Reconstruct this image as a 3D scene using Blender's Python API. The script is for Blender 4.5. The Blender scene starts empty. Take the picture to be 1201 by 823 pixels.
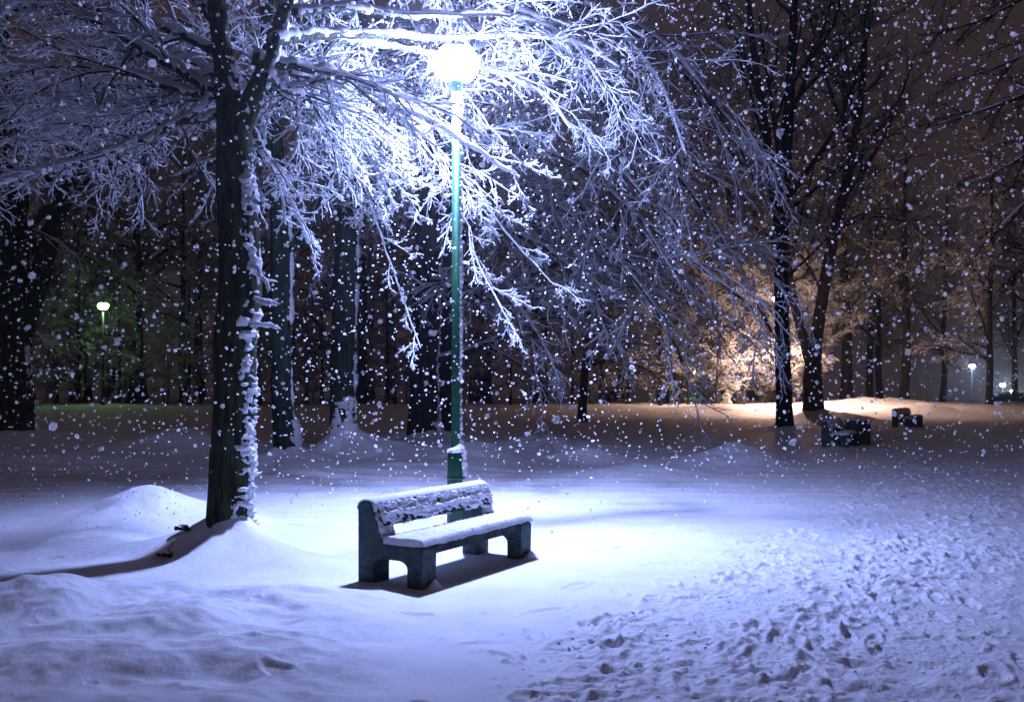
import bpy, math, random
import numpy as np
from mathutils import Vector

# ------------------------------------------------------------------ camera, world, exposure
scene = bpy.context.scene
C = scene.collection
F, HZ, CX, H = 1168.0, 445.0, 600.5, 1.9        # focal length and horizon in photo pixels, eye height in metres

cam = bpy.data.cameras.new('camera')
cam.sensor_width = 36.0
cam.lens = F / 1201.0 * 36.0
cam.shift_y = (HZ - 411.5) / 1201.0
cam.dof.use_dof = True
cam.dof.focus_distance = 10.5
cam.dof.aperture_fstop = 3.2
cam.clip_start = 0.05
cam.clip_end = 2000.0
cam_ob = bpy.data.objects.new('camera', cam)
cam_ob.location = (0, 0, H)
cam_ob.rotation_euler = (math.radians(90), 0, 0)
C.objects.link(cam_ob)
scene.camera = cam_ob

world = bpy.data.worlds.new('World')
scene.world = world
world.use_nodes = True
wn = world.node_tree.nodes
wbg = wn['Background']
wbg.inputs['Color'].default_value = (0.038, 0.026, 0.029, 1)     # overcast winter night over a town: dim brown violet
wbg.inputs['Strength'].default_value = 0.85

scene.view_settings.view_transform = 'Standard'
scene.view_settings.look = 'None'
scene.view_settings.exposure = 0.0
scene.view_settings.gamma = 1.0
scene.render.engine = 'CYCLES'
scene.cycles.use_denoising = True
scene.cycles.use_adaptive_sampling = True
scene.cycles.adaptive_threshold = 0.03
scene.cycles.max_bounces = 4
scene.cycles.diffuse_bounces = 2
scene.cycles.transmission_bounces = 3
scene.cycles.volume_bounces = 0
scene.cycles.sample_clamp_indirect = 4.0
scene.cycles.sample_clamp_direct = 0.0

LAMP_BLUE = (0.365, 0.45, 1.0)
MAIN_POWER = 850.0
MAIN_DOWN = 4300.0

# ------------------------------------------------------------------ helpers
rng = np.random.default_rng(7)

def P(px, py, Y):
    """the point seen at photo pixel (px, py) at distance Y ahead of the camera"""
    return np.array([Y * (px - CX) / F, Y, H + Y * (HZ - py) / F])

def G(px, py):
    """the flat-ground point seen at a photo pixel"""
    Y = H * F / (py - HZ)
    return np.array([Y * (px - CX) / F, Y, 0.0])

def norm(v):
    return v / np.maximum(np.linalg.norm(v, axis=-1, keepdims=True), 1e-9)

def smooth(a, b, x):
    t = np.clip((x - a) / (b - a), 0, 1)
    return t * t * (3 - 2 * t)

_perm = np.random.default_rng(99).random((256, 256))
def vnoise(x, y, seed=0):
    x = np.asarray(x, float) + seed * 17.31; y = np.asarray(y, float) + seed * 9.73
    xi = np.floor(x).astype(int); yi = np.floor(y).astype(int)
    fx = x - xi; fy = y - yi
    fx = fx * fx * (3 - 2 * fx); fy = fy * fy * (3 - 2 * fy)
    a = _perm[xi & 255, yi & 255]; b = _perm[(xi + 1) & 255, yi & 255]
    c = _perm[xi & 255, (yi + 1) & 255]; d = _perm[(xi + 1) & 255, (yi + 1) & 255]
    return (a + (b - a) * fx) * (1 - fy) + (c + (d - c) * fx) * fy     # 0..1

def fbm(x, y, oct=4, seed=0):
    s = 0.0; a = 0.5; t = 0.0
    for k in range(oct):
        s = s + a * vnoise(x * 2 ** k, y * 2 ** k, seed + k * 3); t += a; a *= 0.5
    return s / t

def link(o, parent=None):
    C.objects.link(o)
    if parent is not None:
        o.parent = parent
    return o

def raw_mesh(name, V, faces, smooth_shade=True):
    """V (n,3); faces: list of integer arrays (m,3) or (m,4)"""
    me = bpy.data.meshes.new(name)
    V = np.asarray(V, np.float32)
    faces = [np.asarray(f, np.int32) for f in faces if len(f)]
    me.vertices.add(len(V)); me.vertices.foreach_set('co', V.ravel())
    loops = np.concatenate([f.ravel() for f in faces])
    tot = np.concatenate([np.full(len(f), f.shape[1], np.int32) for f in faces])
    start = np.concatenate([[0], np.cumsum(tot)[:-1]]).astype(np.int32)
    me.loops.add(len(loops)); me.loops.foreach_set('vertex_index', loops)
    me.polygons.add(len(tot)); me.polygons.foreach_set('loop_start', start)
    me.polygons.foreach_set('use_smooth', np.full(len(tot), bool(smooth_shade)))
    me.update(calc_edges=True)
    return me

class MB:
    """collects vertices and faces, then becomes one mesh object"""
    def __init__(self):
        self.V = []; self.F = {3: [], 4: []}; self.n = 0
    def add(self, V, Fs):
        V = np.asarray(V, float).reshape(-1, 3)
        Fs = np.asarray(Fs, int)
        self.V.append(V); self.F[Fs.shape[1]].append(Fs + self.n); self.n += len(V)
    def empty(self):
        return self.n == 0
    def mesh(self, name, smooth_shade=True):
        fs = [np.concatenate(self.F[k]) for k in (3, 4) if self.F[k]]
        return raw_mesh(name, np.concatenate(self.V), fs, smooth_shade)
    def build(self, name, mat, parent=None, smooth_shade=True, kind=None):
        me = self.mesh(name, smooth_shade)
        me.materials.append(mat)
        o = link(bpy.data.objects.new(name, me), parent)
        if kind: o['kind'] = kind
        return o

def tag(o, label=None, cat=None, group=None, kind=None):
    if label: o['label'] = label
    if cat: o['category'] = cat
    if group: o['group'] = group
    if kind: o['kind'] = kind
    return o

def thing(name, loc, label, cat, group=None, rz=0.0):
    o = bpy.data.objects.new(name, None)
    o.empty_display_size = 0.2
    o.location = loc; o.rotation_euler = (0, 0, rz)
    link(o)
    return tag(o, label, cat, group)

def copy_tree(o, parent=None):
    c = o.copy(); C.objects.link(c); c.parent = parent
    for ch in list(o.children):
        copy_tree(ch, c)
    return c

def tube(mb, Pn, Rn, sides, closed_tip=False, radial=None):
    """Pn (M,N,3) centre lines, Rn (M,N) radii: a batch of tubes; radial (M,N,sides) scales the ring"""
    Pn = np.asarray(Pn, float); Rn = np.asarray(Rn, float)
    if Pn.ndim == 2:
        Pn = Pn[None]; Rn = Rn[None]
        if radial is not None: radial = radial[None]
    M, N = Pn.shape[:2]
    T = np.empty_like(Pn)
    T[:, 1:-1] = Pn[:, 2:] - Pn[:, :-2]; T[:, 0] = Pn[:, 1] - Pn[:, 0]; T[:, -1] = Pn[:, -1] - Pn[:, -2]
    T = norm(T)
    mean = norm(Pn[:, -1] - Pn[:, 0])
    ref = np.where(np.abs(mean[:, 2:3]) > 0.8, np.array([[0.0, 1.0, 0.0]]), np.array([[0.0, 0.0, 1.0]]))
    ref = np.broadcast_to(ref[:, None, :], T.shape)
    U = norm(np.cross(T, ref)); W = np.cross(U, T)
    a = np.arange(sides) / sides * 2 * math.pi
    rr = Rn[:, :, None] * (1.0 if radial is None else radial)
    V = Pn[:, :, None, :] + (np.cos(a)[None, None, :, None] * U[:, :, None, :] + np.sin(a)[None, None, :, None] * W[:, :, None, :]) * rr[..., None]
    base = np.arange(M)[:, None, None] * (N * sides)
    i = np.arange(N - 1)[None, :, None] * sides
    j = np.arange(sides)[None, None, :]; j2 = (j + 1) % sides
    q = np.stack([base + i + j, base + i + j2, base + i + sides + j2, base + i + sides + j], -1).reshape(-1, 4)
    mb.add(V.reshape(-1, 3), q)
    if closed_tip and sides <= 4:
        pass

def lathe(mb, prof, sides=24, centre=(0, 0, 0)):
    prof = np.asarray(prof, float); n = len(prof)
    a = np.arange(sides) / sides * 2 * math.pi
    V = np.stack([prof[:, None, 0] * np.cos(a), prof[:, None, 0] * np.sin(a), np.repeat(prof[:, 1:2], sides, 1)], -1) + np.asarray(centre)
    i = np.arange(n - 1)[:, None] * sides; j = np.arange(sides)[None, :]; j2 = (j + 1) % sides
    q = np.stack([i + j, i + j2, i + sides + j2, i + sides + j], -1).reshape(-1, 4)
    mb.add(V.reshape(-1, 3), q)

def grid_faces(nu, nv, keep=None):
    i = np.arange(nu - 1)[:, None] * nv; j = np.arange(nv - 1)[None, :]
    q = np.stack([i + j, i + nv + j, i + nv + j + 1, i + j + 1], -1)
    if keep is not None: q = q[keep]
    return q.reshape(-1, 4)

def catmull(pts, n):
    pts = np.asarray(pts, float)
    p = np.concatenate([[2 * pts[0] - pts[1]], pts, [2 * pts[-1] - pts[-2]]])
    seg = len(pts) - 1
    d = np.concatenate([[0], np.cumsum(np.linalg.norm(np.diff(pts, axis=0), axis=1))])
    s = np.linspace(0, d[-1], n)
    k = np.clip(np.searchsorted(d, s, 'right') - 1, 0, seg - 1)
    t = ((s - d[k]) / np.maximum(d[k + 1] - d[k], 1e-9))[:, None]
    a, b, c, e = p[k], p[k + 1], p[k + 2], p[k + 3]
    return 0.5 * (2 * b + (c - a) * t + (2 * a - 5 * b + 4 * c - e) * t ** 2 + (3 * b - a - 3 * c + e) * t ** 3)

# ------------------------------------------------------------------ materials
def new_mat(name):
    m = bpy.data.materials.new(name); m.use_nodes = True
    nt = m.node_tree
    return m, nt, nt.nodes, nt.links, nt.nodes['Principled BSDF']

def noise_ramp(nt, scale, c0, c1, lo=0.35, hi=0.65, detail=5.0, coord='Object'):
    N, L = nt.nodes, nt.links
    tc = N.new('ShaderNodeTexCoord'); nz = N.new('ShaderNodeTexNoise'); rp = N.new('ShaderNodeValToRGB')
    nz.inputs['Scale'].default_value = scale; nz.inputs['Detail'].default_value = detail
    rp.color_ramp.elements[0].position = lo; rp.color_ramp.elements[1].position = hi
    rp.color_ramp.elements[0].color = (*c0, 1); rp.color_ramp.elements[1].color = (*c1, 1)
    L.new(tc.outputs[coord], nz.inputs['Vector']); L.new(nz.outputs['Fac'], rp.inputs['Fac'])
    return tc, nz, rp

def add_bump(nt, vec, scale, dist, strength=1.0, prev=None, detail=6.0):
    N, L = nt.nodes, nt.links
    nz = N.new('ShaderNodeTexNoise'); bp = N.new('ShaderNodeBump')
    nz.inputs['Scale'].default_value = scale; nz.inputs['Detail'].default_value = detail
    bp.inputs['Distance'].default_value = dist; bp.inputs['Strength'].default_value = strength
    L.new(vec, nz.inputs['Vector']); L.new(nz.outputs['Fac'], bp.inputs['Height'])
    if prev is not None: L.new(prev.outputs['Normal'], bp.inputs['Normal'])
    return bp

def snow_ground_mat():
    m, nt, N, L, b = new_mat('snow_ground')
    tc, nz, rp = noise_ramp(nt, 2.2, (0.80, 0.82, 0.86), (0.90, 0.91, 0.93))
    L.new(rp.outputs['Color'], b.inputs['Base Color'])
    b.inputs['Roughness'].default_value = 0.62
    b.inputs['Specular IOR Level'].default_value = 0.25
    b1 = add_bump(nt, tc.outputs['Object'], 14, 0.02, 0.5)
    b2 = add_bump(nt, tc.outputs['Object'], 130, 0.006, 0.55, b1)
    at = N.new('ShaderNodeAttribute'); at.attribute_name = 'churn'
    b3 = add_bump(nt, tc.outputs['Object'], 17, 0.022, 1.0, b2, 4.0)
    L.new(at.outputs['Fac'], b3.inputs['Strength'])
    L.new(b3.outputs['Normal'], b.inputs['Normal'])
    return m

def snow_soft_mat(name, trans=0.35, col=(0.88, 0.9, 0.93), bump=0.012, scale=60):
    m, nt, N, L, b = new_mat(name)
    b.inputs['Base Color'].default_value = (*col, 1)
    b.inputs['Roughness'].default_value = 0.7
    b.inputs['Specular IOR Level'].default_value = 0.15
    tc = N.new('ShaderNodeTexCoord')
    bp = add_bump(nt, tc.outputs['Object'], scale, bump, 0.7)
    L.new(bp.outputs['Normal'], b.inputs['Normal'])
    if trans > 0:
        t = N.new('ShaderNodeBsdfTranslucent'); mx = N.new('ShaderNodeMixShader')
        t.inputs['Color'].default_value = (*col, 1)
        mx.inputs[0].default_value = trans
        L.new(b.outputs[0], mx.inputs[1]); L.new(t.outputs[0], mx.inputs[2])
        L.new(mx.outputs[0], N['Material Output'].inputs['Surface'])
    return m

def bark_mat(name, c0, c1, scale=7.0, stretch=0.18, bump=0.05):
    m, nt, N, L, b = new_mat(name)
    tc = N.new('ShaderNodeTexCoord'); mp = N.new('ShaderNodeMapping')
    mp.inputs['Scale'].default_value = (1, 1, stretch)
    L.new(tc.outputs['Object'], mp.inputs['Vector'])
    nz = N.new('ShaderNodeTexNoise'); nz.inputs['Scale'].default_value = scale * 2.2; nz.inputs['Detail'].default_value = 9
    rp = N.new('ShaderNodeValToRGB')
    rp.color_ramp.elements[0].position = 0.36; rp.color_ramp.elements[1].position = 0.68
    rp.color_ramp.elements[0].color = (*c0, 1); rp.color_ramp.elements[1].color = (*c1, 1)
    L.new(mp.outputs[0], nz.inputs['Vector']); L.new(nz.outputs['Fac'], rp.inputs['Fac'])
    L.new(rp.outputs['Color'], b.inputs['Base Color'])
    b.inputs['Roughness'].default_value = 0.9; b.inputs['Specular IOR Level'].default_value = 0.2
    b1 = add_bump(nt, mp.outputs[0], scale * 2.5, bump, 0.9)
    b2 = add_bump(nt, mp.outputs[0], scale * 9, bump * 0.4, 0.8, b1)
    L.new(b2.outputs['Normal'], b.inputs['Normal'])
    return m

def plain_mat(name, c0, c1, scale=20, rough=0.6, bump=0.004, bscale=60, spec=0.4, metallic=0.0):
    m, nt, N, L, b = new_mat(name)
    tc, nz, rp = noise_ramp(nt, scale, c0, c1)
    L.new(rp.outputs['Color'], b.inputs['Base Color'])
    b.inputs['Roughness'].default_value = rough; b.inputs['Specular IOR Level'].default_value = spec
    b.inputs['Metallic'].default_value = metallic
    bp = add_bump(nt, tc.outputs['Object'], bscale, bump, 0.6)
    L.new(bp.outputs['Normal'], b.inputs['Normal'])
    return m

def emit_mat(name, col, power):
    m, nt, N, L, b = new_mat(name)
    b.inputs['Base Color'].default_value = (0.8, 0.8, 0.8, 1)
    b.inputs['Emission Color'].default_value = (*col, 1)
    b.inputs['Emission Strength'].default_value = power
    return m

M_SNOW = snow_ground_mat()
M_BSNOW = snow_soft_mat('branch_snow', 0.38)
M_PSNOW = snow_soft_mat('plastered_snow', 0.12, bump=0.02, scale=45)
M_FLAKE = snow_soft_mat('snow_flake', 0.64, (0.97, 0.955, 0.93), 0.0)
M_BARK = bark_mat('mossy_bark', (0.014, 0.020, 0.009), (0.065, 0.085, 0.036), 7.0, 0.18, 0.09)
M_BARK2 = bark_mat('green_bark', (0.014, 0.026, 0.018), (0.040, 0.070, 0.042), 5.0)
M_TWIG = plain_mat('dark_twig', (0.020, 0.017, 0.016), (0.05, 0.042, 0.038), 8, 0.9, 0.004, 40, 0.1)
M_BARKR = bark_mat('grey_bark', (0.012, 0.011, 0.012), (0.036, 0.032, 0.032), 4.0)
M_TWIGB = plain_mat('brown_twig', (0.07, 0.05, 0.042), (0.13, 0.095, 0.08), 2, 0.9, 0.004, 20, 0.1)
M_POST = plain_mat('green_paint', (0.004, 0.058, 0.024), (0.008, 0.082, 0.034), 14, 0.42, 0.002, 90)
M_BENCH = plain_mat('bench_concrete', (0.030, 0.056, 0.052), (0.070, 0.105, 0.095), 16, 0.8, 0.008, 70, 0.3)
M_PLANK = bark_mat('bench_wood', (0.022, 0.027, 0.027), (0.06, 0.066, 0.062), 6.0, 0.3, 0.01)
M_DARKM = plain_mat('dark_metal', (0.02, 0.03, 0.025), (0.04, 0.05, 0.045), 20, 0.5, 0.002, 80)
M_STONE = plain_mat('dark_stone', (0.045, 0.040, 0.042), (0.09, 0.08, 0.078), 9, 0.9, 0.02, 30, 0.2)

# ------------------------------------------------------------------ terrain
LAMP = G(535, 614)
TREE = G(271, 652)
LAMP_XY = LAMP[:2]

MOUNDS = [  # px, py of the foot, height, radius x, radius y
    (185, 612, 0.36, 0.8, 0.8), (120, 618, 0.16, 0.9, 0.7), (95, 640, 0.12, 0.6, 0.5),
    (690, 540, 0.30, 0.8, 1.0), (752, 556, 0.20, 0.9, 0.8), (862, 543, 0.42, 0.9, 1.2),
    (560, 540, 0.42, 1.1, 1.2), (480, 552, 0.18, 1.6, 1.0), (215, 525, 0.50, 1.5, 1.6), (640, 527, 0.38, 1.5, 1.6),
    (455, 536, 0.30, 1.1, 1.2), (60, 545, 0.25, 2.0, 1.5), (310, 560, 0.16, 1.4, 1.0), (990, 494, 0.3, 1.6, 1.5),
    (840, 486, 0.35, 1.8, 1.5), (1085, 486, 0.45, 1.5, 1.5), (1020, 480, 0.4, 3.0, 2.0),
    (350, 628, 0.10, 0.9, 0.7), (60, 720, 0.12, 0.6, 0.4), (200, 705, 0.09, 0.8, 0.35), (330, 700, 0.05, 0.6, 0.35),
]
TREE_FEET = []   # (x, y, height, radius), filled with the trees' places
TREES_AT = dict(
    main=G(271, 648), t3=G(338, 546), t4=G(403, 537), t5=G(497, 518), t5b=G(521, 505), left=G(12, 515),
    r1=G(920, 506), r2=G(953, 492), small=G(683, 495))
for k, (h_, r_) in dict(main=(0.50, 0.52), t3=(0.5, 0.75), t4=(0.75, 0.6), t5=(0.55, 0.9), left=(0.5, 1.2), r1=(0.35, 0.7), r2=(0.6, 1.0)).items():
    TREE_FEET.append((*TREES_AT[k][:2], h_, r_))

def churn_mask(x, y):
    edge = -0.45 + 0.53 * (y - 5.87) + 0.5 * (fbm(x * 0.7, y * 0.7, 3, 5) - 0.5) + 0.25 * (vnoise(x * 2.3, y * 2.3, 8) - 0.5)
    return smooth(-0.1, 0.55, x - edge) * smooth(30, 19, y) * smooth(-2, 2, y)

def height(x, y):
    x = np.asarray(x, float); y = np.asarray(y, float)
    z = 0.10 * (fbm(x * 0.22, y * 0.22, 3, 1) - 0.5) * smooth(3, 14, np.hypot(x + 0.5, y - 10.5))
    z = z + 0.05 * (fbm(x * 0.9, y * 0.9, 3, 2) - 0.5) * smooth(1.2, 4, np.hypot(x + 0.7, y - 10.2))
    for px, py, h_, rx, ry in MOUNDS:
        g = G(px, py)
        dx = (x - g[0]) / rx; dy = (y - g[1]) / ry
        w = 1 + 0.5 * (vnoise(x * 1.3, y * 1.3, 4) - 0.5)
        z = z + h_ * np.exp(-(dx * dx + dy * dy) * w * 0.9) * (0.72 + 0.56 * fbm(x * 1.9, y * 1.9, 4, 17))
    for fx, fy, h_, r_ in TREE_FEET:
        d = np.hypot(x - fx, y - fy)
        ang = np.arctan2(y - fy, x - fx)
        r2 = r_ * (1 + 0.28 * np.cos(3 * ang + fx) + 0.2 * np.cos(5 * ang + fy * 2) + 0.18 * np.cos(ang))
        z = z + h_ * np.exp(-np.maximum(d - 0.12, 0) / r2 * 1.15) * smooth(3.5, 1.2, d / r2)
    # hummocky bank at the lower left
    bl = smooth(-0.6, -1.7, x + 0.12 * (y - 7.5)) * smooth(9.6, 8.4, y + 0.25 * np.sin(x * 2.1)) * smooth(4.0, 5.2, y)
    z = z + bl * (0.26 * (fbm(x * 1.3, y * 1.8, 4, 11) - 0.36) + 0.05)
    lip = 6.95 + 0.35 * (vnoise(x * 1.4, 0 * y, 21) - 0.5) + 0.10 * x
    z = z - 0.15 * (0.3 + vnoise(x * 2.2, y * 0.7, 23)) * smooth(0.25, -0.25, y - lip) * smooth(-0.7, -1.6, x) * smooth(5.2, 6.3, y)
    # a worn track across the middle: low ruts that run left to right
    tr = smooth(14.0, 15.5, y) * smooth(23, 20, y)
    z = z + tr * 0.014 * np.sin(y * 7.5 + 0.9 * fbm(x * 0.35, y * 0.35, 2, 31) * 6) * (0.4 + 1.2 * vnoise(x * 0.3, y * 1.2, 33))
    z = z + tr * 0.022 * (fbm(x * 0.8, y * 6, 3, 35) - 0.5)
    # the bank along the far path, and the ground that falls away behind it on the right
    z = z + 0.35 * smooth(48, 57, y + 1.5 * (vnoise(x * 0.15, y * 0.0, 41) - 0.5) * 2) * (0.6 + 0.6 * vnoise(x * 0.25, y * 0.25, 43))
    z = z + 0.16 * (fbm(x * 0.8, y * 0.8, 3, 45) - 0.5) * smooth(40, 52, y)
    z = z - 5.5 * smooth(70, 115, y) * smooth(18, 38, x)
    # churned strip: broad unevenness
    m = churn_mask(x, y)
    z = z + m * (0.05 * (fbm(x * 1.1, y * 1.1, 3, 51) - 0.55) + 0.06 * (fbm(x * 6.5, y * 6.5, 4, 53) - 0.5) * smooth(0.36, 0.56, fbm(x * 0.6, y * 0.6, 2, 55)))
    return z

def gz(x, y):
    return float(height(np.array([x]), np.array([y]))[0])

def make_ground():
    s_f = np.linspace(-0.66, 0.66, 760)
    s_c = 0.66 + np.cumsum(np.geomspace(0.004, 0.8, 34))
    s = np.concatenate([-s_c[::-1], s_f, s_c])
    yn = np.linspace(-25, 4.0, 24)[:-1]
    ym = np.geomspace(4.0, 34, 620)[:-1]
    yf = np.geomspace(34, 210, 130)
    y = np.concatenate([yn, ym, yf])
    w = np.maximum(y, 4.0)
    X = w[:, None] * s[None, :]; Y = np.repeat(y[:, None], len(s), 1)
    Z = height(X, Y)
    rg = np.random.default_rng(5)
    # stamp boot prints and the clods thrown up around them
    def stamp(cx, cy, lx, ly, rot, amp, rim):
        R = max(lx, ly) * 2.4
        r0, r1 = np.searchsorted(y, [cy - R, cy + R])
        ww = max(cy, 4.0)
        c0, c1 = np.searchsorted(s, [(cx - R) / ww - 0.002, (cx + R) / ww + 0.002])
        if r1 - r0 < 2 or c1 - c0 < 2: return
        dx = X[r0:r1, c0:c1] - cx; dy = Y[r0:r1, c0:c1] - cy
        ca, sa = math.cos(rot), math.sin(rot)
        u = (dx * ca + dy * sa) / lx; v = (-dx * sa + dy * ca) / ly
        d = np.sqrt(u * u + v * v)
        Z[r0:r1, c0:c1] += -amp * smooth(1.15, 0.7, d) + rim * np.exp(-((d - 1.3) / 0.3) ** 2) * (0.3 + 1.2 * vnoise(dx * 14 + cx * 7, dy * 14 + cy * 5, 3))
    cm = lambda cx, cy: float(churn_mask(np.array([cx]), np.array([cy]))[0])
    trails = []
    for k in range(24):                      # people have walked along the strip: lines of boot prints that wander and cross
        off = rg.uniform(0.1, 7.5) if k > 3 else (0.15, 0.5, 0.9, 1.5)[k]
        hd = math.radians(62) + rg.normal() * 0.10; yy = 4.4; xx = -0.45 + 0.53 * (yy - 5.87) + off
        if k % 5 == 4: yy = rg.uniform(6, 12); xx = -0.45 + 0.53 * (yy - 5.87) + 0.3; hd = math.radians(rg.uniform(10, 50))
        sgn = 1
        while yy < 24 and xx < 0.66 * yy + 0.6:
            hd += rg.normal() * 0.05
            hd += 0.05 * (math.radians(61) - hd)
            st = rg.uniform(0.3, 0.42)
            xx += math.cos(hd) * st; yy += math.sin(hd) * st; sgn = -sgn
            cx = xx - math.sin(hd) * 0.1 * sgn + rg.normal() * .03; cy = yy + math.cos(hd) * 0.1 * sgn + rg.normal() * .03
            if rg.random() > cm(cx, cy) + .1: continue
            stamp(cx, cy, rg.uniform(0.11, 0.2), rg.uniform(0.04, 0.09), hd + rg.normal() * .5, rg.uniform(0.002, 0.034) * rg.uniform(.3, 1), rg.uniform(0.002, 0.02))
            trails.append((cx, cy))
    trails = np.array(trails)
    for k in range(19000):                    # clods kicked up beside the prints
        c = trails[rg.integers(len(trails))]
        cx, cy = c + rg.normal(0, 0.26, 2)
        if rg.random() > 1.6 * vnoise(cx * 1.3, cy * 1.3, 61) ** 1.5: continue
        r_ = 0.008 + 0.024 * rg.random() ** 3
        stamp(cx, cy, r_ * rg.uniform(0.8, 1.6), r_, rg.uniform(0, 3.1), -r_ * rg.uniform(0.35, 0.75), 0.0)
    for k in range(1500):                    # little pits where clumps have dropped from the boughs
        cx = rg.uniform(-7, 5); cy = rg.uniform(5, 19)
        r_ = 0.012 + 0.03 * rg.random() ** 3
        stamp(cx, cy, r_, r_, 0, r_ * rg.uniform(-.35, .4), r_ * .12)
    for px, py, l_, d_ in ((335, 701, 0.16, 0.03), (490, 721, 0.13, 0.025), (325, 785, 0.16, 0.018), (290, 803, 0.15, 0.02), (640, 716, 0.2, 0.012),
                           (350, 757, 0.3, 0.012), (560, 755, 0.12, 0.015), (690, 668, 0.12, 0.01), (120, 668, 0.12, 0.03), (60, 655, 0.12, 0.03), (30, 668, 0.15, 0.03)):
        g = G(px, py); stamp(g[0], g[1], l_, 0.055, rg.normal() * 0.25, d_, 0.008)
    V = np.stack([X, Y, Z], -1).reshape(-1, 3)
    me = raw_mesh('snow_ground', V, [grid_faces(len(y), len(s))[:, ::-1]])
    at = me.attributes.new('churn', 'FLOAT', 'POINT')
    at.data.foreach_set('value', churn_mask(X, Y).astype(np.float32).ravel())
    me.materials.append(M_SNOW)
    o = link(bpy.data.objects.new('snow_ground', me))
    tag(o, 'snow covered park ground with a trampled strip at lower right', kind='structure')
    return o
make_ground()

# ------------------------------------------------------------------ snow blown onto round stems
def plaster(mb, line, radii, face_ang, spread, thick, cell, seed, cover=0.5, t0=0.0, t1=1.0, fade=None, freq=9.0):
    """a broken crust of snow on one side of a stem: line (N,3), radii (N,), face_ang = compass angle of the weather side"""
    line = np.asarray(line, float); radii = np.asarray(radii, float)
    seg = np.concatenate([[0], np.cumsum(np.linalg.norm(np.diff(line, axis=0), axis=1))])
    L_ = seg[-1]
    nu = max(4, int(L_ * (t1 - t0) / cell)); r_m = radii.mean()
    nv = max(6, int(2 * spread * r_m / cell))
    s = np.linspace(t0 * L_, t1 * L_, nu)
    c = np.stack([np.interp(s, seg, line[:, k]) for k in range(3)], -1)
    r = np.interp(s, seg, radii)
    th = np.linspace(-spread, spread, nv)
    S, TH = np.meshgrid(s, th, indexing='ij')
    n = 0.62 * fbm(S * freq * 0.45 + seed * 3, TH * r_m * freq + seed, 3, seed) + 0.38 * vnoise(S * freq * 2.2, TH * r_m * freq * 2.2, seed + 7)
    mask = 1 - (np.abs(TH) / spread) ** 2
    f = 1.0 if fade is None else fade(S / L_)
    v = (n - 0.5) * 2.6 + (cover - 0.5) * 1.5 + (mask - 1) * 0.8 + (f - 1) * 1.0
    t = np.clip(v * 1.7, -0.25, 1) * thick
    t = t * (0.6 + 0.8 * vnoise(S * freq * 5, TH * r_m * freq * 5, seed + 9))
    rad = r[:, None] + t
    ang = face_ang + TH
    V = np.stack([c[:, None, 0] + np.cos(ang) * rad, c[:, None, 1] + np.sin(ang) * rad, c[:, None, 2] + 0 * rad + 0.15 * np.maximum(t, 0)], -1)
    k = (t[:-1, :-1] > -0.2 * thick) | (t[1:, 1:] > -0.2 * thick)
    fs = grid_faces(nu, nv, k)
    if len(fs) == 0: return
    used = np.unique(fs); remap = np.zeros(nu * nv, int); remap[used] = np.arange(len(used))
    mb.add(V.reshape(-1, 3)[used], remap[fs][:, ::-1])

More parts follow.
